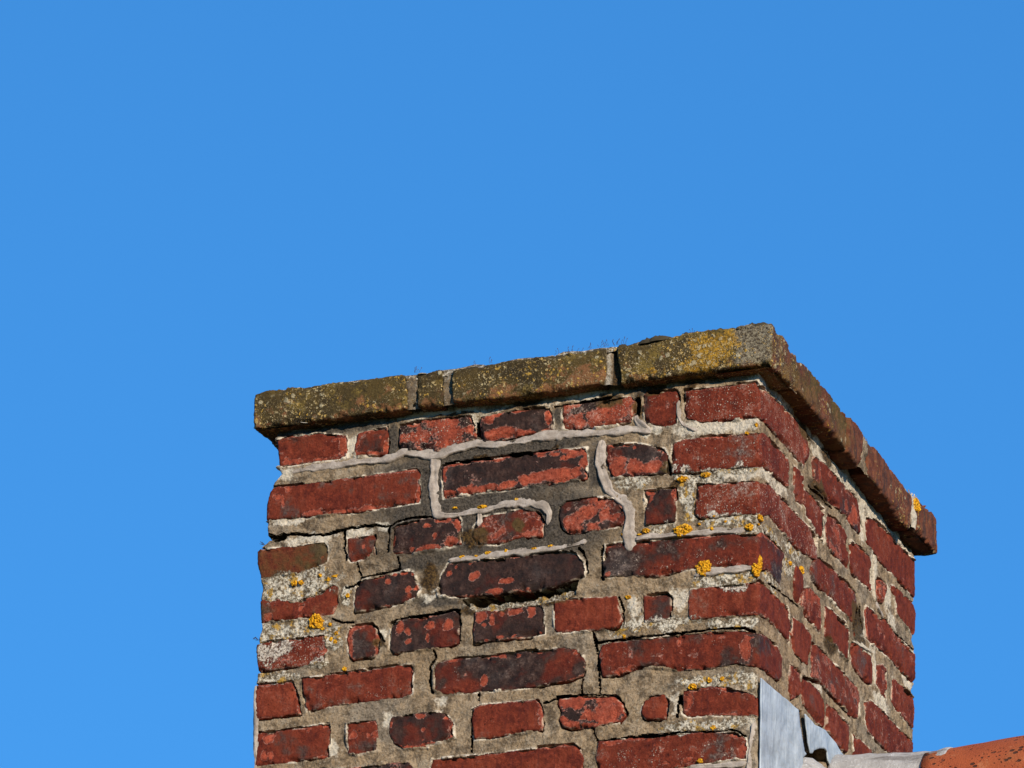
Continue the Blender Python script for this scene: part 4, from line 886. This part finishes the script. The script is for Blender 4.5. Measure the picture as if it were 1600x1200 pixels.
# hairline gaps along some arrises
gap = sstep(.06, .26, fbm(SS*13, ZM*13, 55, 3))
gw = .0006+.0017*gap*(1+.8*fbm(SS*40, ZM*40, 59, 3))
n = n-.010*gap*sstep(gw+.0008, gw, sdw)
gap_open = (gap > .55) & (sdw < gw) & (sme < .3)
edgem = sstep(.0032, .001, sdf)*sstep(.30, .0, fbm(SS*11+5, ZM*11, 57, 3))
n = n+sme*sstep(.004, -.001, sdf)*(.0034+.0008*fbm(SS*140, ZM*140, 77, 2))
n = np.where(sdw < -.0006, np.minimum(n, -.0125), n)
crk = np.zeros(SS.shape); crk_max = np.full(SS.shape, 9.0)
for wpx, dmm, poly in D['CR']:
    pl = np.array(poly, float)*1e-4
    hw = wpx*.00050+.0001
    lo, hi = pl.min(0)-.02, pl.max(0)+.02
    i0, i1 = np.searchsorted(s_ax, (lo[0], hi[0])); j0, j1 = np.searchsorted(z_ax, (lo[1], hi[1]))
    sub = (slice(i0, i1), slice(j0, j1))
    ss_, zz_ = SS[sub], ZM[sub]
    jx = .0016*fbm(ss_*90, zz_*90, 61, 3); jz = .0016*fbm(ss_*90+31, zz_*90, 63, 3)
    d = seg_dist(ss_+jx, zz_+jz, [tuple(q) for q in pl], False)
    d = d-.0007*fbm(ss_*60, zz_*60, 65, 2)
    cv = dmm*1e-3*sstep(hw+.0009, hw-.0003, d)
    crk_max[sub] = np.where(cv > crk[sub], dmm*1e-3, crk_max[sub])
    crk[sub] = np.maximum(crk[sub], cv)
n = n-1.0*crk
hole_m = np.zeros(SS.shape)
for dmm, poly in D['HO']:
    pl = np.array(poly, float)*1e-4
    d = poly_sdf(SS+.0015*fbm(SS*80, ZM*80, 81, 2), ZM+.0015*fbm(SS*80, ZM*80, 83, 2), [tuple(q) for q in pl])
    m = sstep(.0015, -.0015, d)
    n = n*(1-m)+m*(-dmm*1e-3)
    hole_m = np.maximum(hole_m, m)
# bed under the coping is set back and lumpy
n = n-.004*sstep(.012, .02, ZM)*(1+fbm(SS*30, ZM*30, 85, 2))
V = W.map(SS, ZM, n)
fq = grid_faces(len(s_ax), len(z_ax))
open_ = ((crk > .55*crk_max) & (hole_m < .5)).ravel()[fq].any(1) | (gap_open & (hole_m < .5)).ravel()[fq].all(1)
fq = fq[~open_]
at = dict(rim=edgem.ravel())
for ty in (0, 1, 2, 3): at['f%d' % ty] = field(ty, SS, ZM).ravel()
at['f3'] = np.maximum(at['f3'], .5*hole_m.ravel())
mesh_obj('mortar', V, fq, M_MORTAR, chim, attrs=at, smooth=False)

# mossy grout lying in the deep gap under the long dark stretcher
lg = resample(np.array(D['LG'], float)*1e-4, 90)
V = []
for i, (s_, z_) in enumerate(lg):
    for j in range(9):
        a = j/8
        k = .0040*fbm(np.array([s_*95]), np.array([j*.35]), 90, 4)[0]+.0022*fbm(np.array([s_*300]), np.array([j*1.1]), 92, 2)[0]
        V.append(W.map(np.array([s_]), np.array([z_-.003+.0150*a+k*.4]), np.array([-.0030-.008*a+k]))[0])
mesh_obj('mortar_ledge', V, grid_faces(90, 9), M_MORTAR, chim, attrs=dict(rim=0, f0=0, f1=.35, f2=.62, f3=.30))

# ---- sealant beads
def bead(w, poly):
    pale = w < 0
    w = abs(w)
    p = np.array(poly, float)*1e-4
    # smooth the line
    q = resample(p, max(8, int(np.hypot(*np.diff(p, axis=0).T).sum()/.0025)))
    for _ in range(3): q[1:-1] = .25*q[:-2]+.5*q[1:-1]+.25*q[2:]
    tg = np.gradient(q, axis=0); tg /= np.linalg.norm(tg, axis=1)[:, None]+1e-9
    nm = np.stack([-tg[:, 1], tg[:, 0]], -1)
    L = np.r_[0, np.cumsum(np.hypot(*np.diff(q, axis=0).T))]
    SEEDC[0] += 5
    k = len(q)
    hw = w*.00058*(1+.50*fbm(L*32, 0*L+SEEDC[0], 3, 3))
    endd = np.minimum(L, L[-1]-L)
    hw = hw*np.sqrt(np.clip(endd/(hw+1e-6), .02, 1))
    na = 15
    V = []
    for j in range(na):
        a = j/(na-1)*2-1
        ht = (max(0, 1-abs(a)**6)**.5)*(.30+.70*min(1, max(0, (.85-a)/1.5)))
        off = a*hw*(1+.10*fbm(L*190, 0*L+7.7*(1 if a > 0 else -1)+SEEDC[0], 5, 3)+.30*fbm(L*45, 0*L+3.1*(1 if a > 0 else -1)+SEEDC[0], 7, 4))
        hh = .0042*(1+.25*fbm(L*35, 0*L+a*1.2, SEEDC[0], 3))*ht*np.clip(hw/(w*.00058), .1, 1)
        # a finger-wide groove and a raised lip wander along the smear
        g0 = .55*fbm(L*14, 0*L+9, SEEDC[0]+2, 2)
        hh = hh-.0006*np.exp(-((a-g0)/.30)**2)+.0006*np.exp(-((a-g0-.6)/.25)**2)*ht+.0006*ht*fbm(L*90, 0*L+a*1.2, SEEDC[0]+1, 3)
        V.append(W.map(q[:, 0]+nm[:, 0]*off, q[:, 1]+nm[:, 1]*off, -.0022+hh))
    V = np.stack(V, 1).reshape(-1, 3)
    if pale:
        return mesh_obj('lime_pointing', V, grid_faces(k, na)[:, ::-1], M_MORTAR, chim, attrs=dict(rim=0, f0=0, f1=.95, f2=0, f3=0))
    return mesh_obj('sealant_bead', V, grid_faces(k, na)[:, ::-1], M_SEAL, chim)
for w_, pl_ in D['BD']: bead(w_, pl_)

# ---- lichens
def lichen(wall, cs, cz, rx, rz, parent):
    SEEDC[0] += 3
    sd = SEEDC[0]
    big = rx > .006
    nr, na = (16, 56) if big else (6, 22)
    V = []
    R_ = np.linspace(0, 1, nr)[:, None]; A = np.linspace(0, 2*math.pi, na, endpoint=False)[None, :]
    ca, sa = np.cos(A), np.sin(A)
    out = 1+.24*fbm(ca*1.6+sd, sa*1.6, sd, 3)+(.14 if big else .3)*fbm(ca*5+sd, sa*5, sd+1, 2)
    s_ = cs+R_*out*rx*ca; z_ = cz+R_*out*rz*sa
    h = (.0016 if big else .0002)*np.sqrt(np.maximum(0, 1-R_**4))+0*A
    h = h+(.0022 if big else .0003)*fbm(s_*330, z_*330, sd+5, 3)*(1-R_**6)-.003*(R_ > .97)
    V = wall.map(s_, z_, h+.0002).reshape(-1, 3)
    i = (np.arange(nr-1)[:, None]*na+np.arange(na)[None, :]).ravel()
    j = (np.arange(nr-1)[:, None]*na+((np.arange(na)+1) % na)[None, :]).ravel()
    return mesh_obj('lichen', V, np.stack([i, i+na, j+na, j], -1), M_LICH, parent)
for k, (cs, cz, rx, rz) in enumerate(LI):
    lichen(W, cs, cz, rx, rz, chim)

# ------------------------------------------------------------ coping
cop_polys = []
gold = [(-.095, .064, .050, .026, 1.0), (-.115, .038, .045, .016, .95), (-.19, .036, .04, .010, .6), (.85, .08, .006, .01, 0)]
for ci, (flag, par, p) in enumerate(D['CP']):
    p = np.array(p, float)*1e-4
    cop_polys.append(p)
    SEEDC[0] += 1
    V, F, S, ZZ, E, U, w, h = patch(p, WC, step=.0024, depth=.09, n0=(0, -.0015, .0005, 0, -.001, .003, .0, .001)[ci], rnd=.0030,
                                    ext=flag if flag else None, rough=.0016, edge_amp=.0012)
    sp = 0*S
    gd = 0*S
    for cs, cz, rx, rz, am in gold:
        gd = np.maximum(gd, am*np.exp(-(((S-cs)/rx)**2+((ZZ-cz)/rz)**2)))
    gr = np.exp(-((S+.030)/.036)**4)*(ZZ > 0)*sstep(.035, .055, ZZ+.018)*(S < .004)
    ol = par[0]*np.where(S > 0, .55, 1.0) if ci == 3 else par[0]+0*S
    o = mesh_obj('coping_brick', V, F, M_COPE, chim,
                 attrs=dict(soot=ol, yellow=par[1]+0*S, gold=gd, grey=gr*.9, low=1-U, edge=E))
for (a, b_) in D['CL']:
    lichen(WC, a*1e-4, b_*1e-4, .016, .012, chim)
s_ax = np.concatenate([np.linspace(-1.75, -.88, 60), np.arange(-.875, .885, .0026), np.linspace(.90, 1.72, 60)])
z_ax = np.concatenate([np.arange(.024, .090, .0026)])
SS, ZM = np.meshgrid(s_ax, z_ax, indexing='ij')
sdf = np.full(SS.shape, .05)
for pp in cop_polys: sdf = np.minimum(sdf, poly_sdf(SS, ZM, [tuple(q) for q in pp]))
n = -.0050+.0035*fbm(SS*40, ZM*60, 140, 3)+.0012*fbm(SS*220, ZM*220, 143, 3)
jn = []
for k_ in range(len(cop_polys)-1):
    A_, B_ = cop_polys[k_], cop_polys[k_+1]
    jn.append((A_[:, 0].max(), B_[:, 0].min(), max(A_[:, 1].min(), B_[:, 1].min()), min(A_[:, 1].max(), B_[:, 1].max())-.0035))
jc = [(a_+b_)/2 for a_, b_, _, _ in jn]
for k_, dn_ in ((5, .003), (6, .0045)):
    n = np.where(np.abs(SS-jc[k_]) < .022, n+dn_, n)
n = np.where(SS < 0, n-.003, n)
n = np.where(np.abs(SS-jc[2]) < .015, n-.006*sstep(jc[2]-.003, jc[2]+.003, SS), n)
n = np.where(sdf < -.001, -.016, n)
n = n-.012*sstep(.0025, .001, np.hypot((SS-jc[0]-.002)/1.2, ZM-.033)-.002)
pale = np.exp(-((SS-jc[6])/.014)**2)*1.1+.12+np.exp(-((SS-jc[2]+.006)/.006)**2)*.8  # also paints the sunlit left half of the corner-brick joint pale
f2 = 0*SS+.42*(SS < .1)
V = WC.map(SS, ZM, n)
fq = grid_faces(len(s_ax), len(z_ax))
fs_ = SS.ravel()[fq].mean(1); fz_ = ZM.ravel()[fq].mean(1)
keep = np.zeros(len(fq), bool)
for a_, b_, zb, zt in jn:
    keep |= (fs_ > a_-.010) & (fs_ < b_+.010) & (fz_ > zb) & (fz_ < zt+.003*np.sin(fs_*900))
mesh_obj('coping_mortar', V, fq[keep], M_MORTAR, chim,
         attrs=dict(rim=0, f0=(.42*(SS < 0)).ravel(), f1=pale.ravel(), f2=f2.ravel(), f3=(.30*(SS < .1)+.5*(SS > jc[2])*(SS < -.2)).ravel()))  # moss colour also darkens the shaded right half of that joint
# underside bed that closes the coping to the stack, and the flaunching on top
def ring_sheet(name, offs, zs, mat, attrs):
    """rows of closed rectangles (inset from the coping's outline) joined into one sheet"""
    xs0, xs1, ys0, ys1 = -.8585+OXR, OXR, -OX, .848
    N = 220
    V = []
    for k_, (o_, z_) in enumerate(zip(offs, zs)):
        x0, x1, y0, y1 = xs0+o_, xs1-o_, ys0+o_, ys1-o_
        per = [(x0, y0), (x1, y0), (x1, y1), (x0, y1), (x0, y0)]
        q = resample(np.array(per), N+1)[:-1]
        am = .0045 if k_ else .0025
        zz = z_+(.0105*np.clip((q[:, 0]+.55)/.5, 0, 1)-.004*sstep(.0, .06, q[:, 1]))*(1 if k_ < 4 else .5)-.010+am*fbm(q[:, 0]*26, q[:, 1]*26, 151+k_, 4)+am*.6*fbm(q[:, 0]*120, q[:, 1]*120, 155+k_, 2)
        V.append(np.c_[q, zz])
    V = np.concatenate(V)
    F = []
    for k_ in range(len(offs)-1):
        i = np.arange(N); j = (i+1) % N
        F.append(np.stack([k_*N+i, k_*N+j, (k_+1)*N+j, (k_+1)*N+i], -1))
    return mesh_obj(name, V, np.concatenate(F), mat, chim, attrs=attrs)
ring_sheet('flaunching', (.007, .010, .020, .05, .12, .25, .41), (.082, .0925, .0950, .097, .100, .103, .105), M_MORTAR,
           dict(rim=0, f0=.3, f1=.25, f2=.6, f3=.2))
ring_sheet('bedding_mortar', (.085, .070, .050, .038, .034), (.034, .033, .031, .029, .024), M_MORTAR, dict(rim=0, f0=.6, f1=0, f2=0, f3=.6))

# ---- moss cushions, crumbs and stalks along the top arris
def clump(name, s_, z_, r, h, seed, mat, parent, nb=0):
    na, nr = 16, 6
    R_ = np.linspace(0, 1, nr)[:, None]; A = np.linspace(0, 2*math.pi, na, endpoint=False)[None, :]
    c0 = WC.map(np.array([s_]), np.array([z_-.002]), np.array([-.006]))[0]
    rr = r*(1+.25*fbm(np.cos(A)*2+seed, np.sin(A)*2, seed, 2))*R_
    X = c0[0]+rr*np.cos(A)*1.3; Y = c0[1]+.004+rr*np.sin(A)*.8
    Zz = c0[2]-.001+(1.25 if r > .0068 else .6)*h*np.sqrt(np.maximum(0, 1-R_**2))+.35*h*fbm(X*400, Y*400, seed, 3)*(1-R_**3)
    i = (np.arange(nr-1)[:, None]*na+np.arange(na)[None, :]).ravel()
    j = (np.arange(nr-1)[:, None]*na+((np.arange(na)+1) % na)[None, :]).ravel()
    V = np.stack([X, Y, Zz+0*X], -1).reshape(-1, 3)
    return mesh_obj(name, V, np.stack([i, i+na, j+na, j], -1), mat, parent)
moss_spots = [(-.285, .084, .009, .005), (-.245, .086, .008, .005), (-.185, .0875, .020, .009), (-.205, .0868, .012, .008), (-.142, .089, .010, .008),
              (-.10, .0905, .008, .005), (-.37, .0835, .010, .003), (-.55, .083, .008, .004), (-.80, .0838, .006, .005), (-.792, .0838, .005, .004),
              (-.68, .083, .006, .003), (-.05, .091, .012, .006), (-.02, .092, .01, .006), (-.035, .0915, .008, .008)]
for k, (a, b_, r, h) in enumerate(moss_spots):
    clump('moss_cushion', a, b_, r, h, 200+k, M_MOSS, chim)
for k in range(56):
    a = random.uniform(-.84, .0)
    clump('mortar_crumb', a, .0845+.0075*max(0, (a+.5)/.5 if a < 0 else 1)*.9, random.uniform(.002, .0065), random.uniform(.002, .005), 300+k, M_MOSS if random.random() < .4 else M_CRUMB, chim)
def stalks(spots, name, mat, hmin, hmax, wall, n=-.004):
    V, F = [], []
    for (a, z0) in spots:
        c0 = Vector(wall.map(np.array([a]), np.array([z0]), np.array([n]))[0])
        h = random.uniform(hmin, hmax)
        lean = Vector((random.uniform(-.35, .35), random.uniform(-.2, .2), 1)).normalized()
        r = .00034
        b0 = len(V)
        for i in range(4):
            c = c0+lean*h*i/3+Vector((.0012*math.sin(i*1.4+a*90), 0, 0))
            rr = r*(1-.2*i) if i < 3 else r*2.0
            for q in range(3):
                V.append(c+Vector((rr*math.cos(q*2.09), rr*math.sin(q*2.09), 0)))
        for i in range(3):
            for q in range(3):
                F.append((b0+i*3+q, b0+i*3+(q+1) % 3, b0+i*3+3+(q+1) % 3, b0+i*3+3+q))
        F.append((b0+9, b0+10, b0+11))
    o = mesh_obj(name, [tuple(v) for v in V], F, mat, chim)
    o['kind'] = 'stuff'
    return o
sps = [(random.gauss(-.262, .018), .088) for _ in range(20)]+[(random.uniform(-.36, -.29), .085) for _ in range(9)]
sps += [(random.gauss(-.46, .006), .084) for _ in range(3)]+[(random.gauss(-.487, .002), .084) for _ in range(2)]+[(random.gauss(-.585, .005), .084) for _ in range(5)]
sps += [(random.gauss(-.13, .004), .091) for _ in range(3)]
stalks(sps, 'moss_stalks', M_TWIG, .004, .012, WC)

def tube(name, pts_, r, mat, parent):
    V, F = [], []
    P = [Vector(p) for p in pts_]
    for i, p in enumerate(P):
        d = (P[min(i+1, len(P)-1)]-P[max(i-1, 0)]).normalized()
        a = d.orthogonal().normalized(); b_ = d.cross(a)
        for q in range(5):
            V.append(tuple(p+r*(math.cos(q*1.2566)*a+math.sin(q*1.2566)*b_)))
    for i in range(len(P)-1):
        for q in range(5):
            F.append((i*5+q, i*5+(q+1) % 5, i*5+5+(q+1) % 5, i*5+5+q))
    return mesh_obj(name, V, F, mat, parent)
# a loose pale fibre that hangs below the coping, and dry sprigs at the left edge
th = np.linspace(0, 1, 16)
fs = -.757+.029*th; fz = .0285-.0075*np.sin(th*math.pi*.95)+.004*th
tube('loose_fibre', W.map(fs, fz, .014+.004*np.sin(th*5)), .00035, M_FIBRE, chim)
tube('loose_fibre', W.map(np.array([-.7295, -.728, -.727]), np.array([.0275, .024, .021]), np.array([.013, .011, .009])), .0003, M_FIBRE, chim)
for zc in (-.166, -.322):
    for k in range(6):
        L0 = float(wallL(np.array(zc)))
        s_ = np.array([L0+.002, L0-.001-random.uniform(0, .003), L0-.002-random.uniform(0, .005)])
        z_ = zc+np.array([0, random.uniform(0, .005), random.uniform(-.001, .009)])
        P_ = [(a, .0005+random.uniform(0, .006), b_) for a, b_ in zip(s_, z_)]
        tube('dry_sprig', P_, .0003, M_TWIG, chim)

# ------------------------------------------------------------ lead work on the right wall
# added, unseen dark core behind the facing bricks
c0, c1, c2, c3 = -.735, -.065, .065, .735
v = [(x, y, z) for z in (-1.3, .07) for (x, y) in ((c0, c2), (c1, c2), (c1, c3), (c0, c3))]
mesh_obj('sky_block', v, [(0, 3, 2, 1), (4, 5, 6, 7), (0, 1, 5, 4), (1, 2, 6, 5), (2, 3, 7, 6), (3, 0, 4, 7)], M_FELT, chim, smooth=False)  # dark box added inside to stop sky showing through the open cracks

lead = thing('lead_flashing', 'pale blue grey lead flashing dressed against the chimney and over the ridge', 'flashing', (0.0, .25, -.6))
def sheet(name, poly, lift, mat, seed, res=.0026, th=.0022):
    """a lead sheet standing a little off the right wall, cut to its outline"""
    p = np.array(poly, float)*1e-4
    ys = np.arange(p[:, 0].min()-res, p[:, 0].max()+res, res); zs = np.arange(p[:, 1].min()-res, p[:, 1].max()+res, res)
    Y, Z = np.meshgrid(ys, zs, indexing='ij')
    tp = [tuple(q) for q in p]
    sd = poly_sdf(Y, Z, tp)
    f = grid_faces(len(ys), len(zs))
    cy, cz = Y.ravel()[f].mean(1), Z.ravel()[f].mean(1)
    f = f[poly_sdf(cy, cz, tp) < 0]
    # snap the rim onto the outline
    ed = np.concatenate([f[:, [0, 1]], f[:, [1, 2]], f[:, [2, 3]], f[:, [3, 0]]])
    key = np.sort(ed, 1); key = key[:, 0]*10**7+key[:, 1]
    u, inv, cnt = np.unique(key, return_inverse=True, return_counts=True)
    bed = ed[cnt[inv] == 1]
    Yf, Zf = Y.ravel().copy(), Z.ravel().copy()
    for i in np.unique(bed):
        best = None
        for k in range(len(p)):
            a, b_ = p[k], p[(k+1) % len(p)]; e = b_-a
            t_ = min(1, max(0, ((Yf[i]-a[0])*e[0]+(Zf[i]-a[1])*e[1])/(e@e+1e-12))); q = a+t_*e
            d_ = (q[0]-Yf[i])**2+(q[1]-Zf[i])**2
            if best is None or d_ < best[0]: best = (d_, q)
        if best[0] < (1.6*res)**2: Yf[i], Zf[i] = best[1]
    X = lift(Yf, Zf)+.0020*fbm(Yf*14, Zf*9, seed, 3)+.0005*fbm(Yf*60, Zf*30, seed+3, 2)
    N = len(Yf)
    V = np.concatenate([np.c_[X, Yf, Zf], np.c_[X-th, Yf, Zf]])
    F = np.concatenate([f, f[:, ::-1]+N, np.stack([bed[:, 1], bed[:, 0], bed[:, 0]+N, bed[:, 1]+N], -1)])
    used = np.unique(F); rm = np.full(2*N, -1); rm[used] = np.arange(len(used))
    return mesh_obj(name, V[used], rm[F], mat, lead)
sheet('flashing_sheet', D['S1'], lambda y, z: .0042+.0080*np.clip((y-.06)/.10, 0, 1)**1.5, M_LEAD, 400)
sheet('flashing_sheet', D['S2'], lambda y, z: .0042+0*z, M_LEAD, 410)
# saddle dressed over the ridge, with its lumpy apron at the wall
def rf(X, A):
    d = np.interp(X, [0, .02, .06, .10, .14, .165, .18, .19], [-.0035, -.0065, -.0085, -.0105, -.0125, -.012, -.0095, -.010])
    return d+.0022*fbm(X*24, A*2.2, 420, 3)
half_round('saddle', .002, .186, .0885, .0885, M_LEAD2, lead, th=.0025, nx=60, na=70, amp=.0006, rfun=rf)
na, nr = 60, 26
R_ = np.linspace(0, 1, nr)[:, None]; A = np.linspace(0, math.pi, na)[None, :]
yy = .238-.085*R_*np.cos(A)
zz = -.605+.077*R_*np.sin(A)*(1+.10*fbm(np.cos(A)*2, 0*A, 430, 2))+0*A
xx = .006+.040*np.sqrt(np.maximum(0, 1-R_**2.5))*(1+.25*fbm(yy*50, zz*50, 433, 3))+.0025*fbm(yy*140, zz*140, 435, 3)
V = np.stack([xx+0*A, yy+0*A, zz], -1).reshape(-1, 3)
mesh_obj('apron', V, grid_faces(nr, na), M_LEAD2, lead)
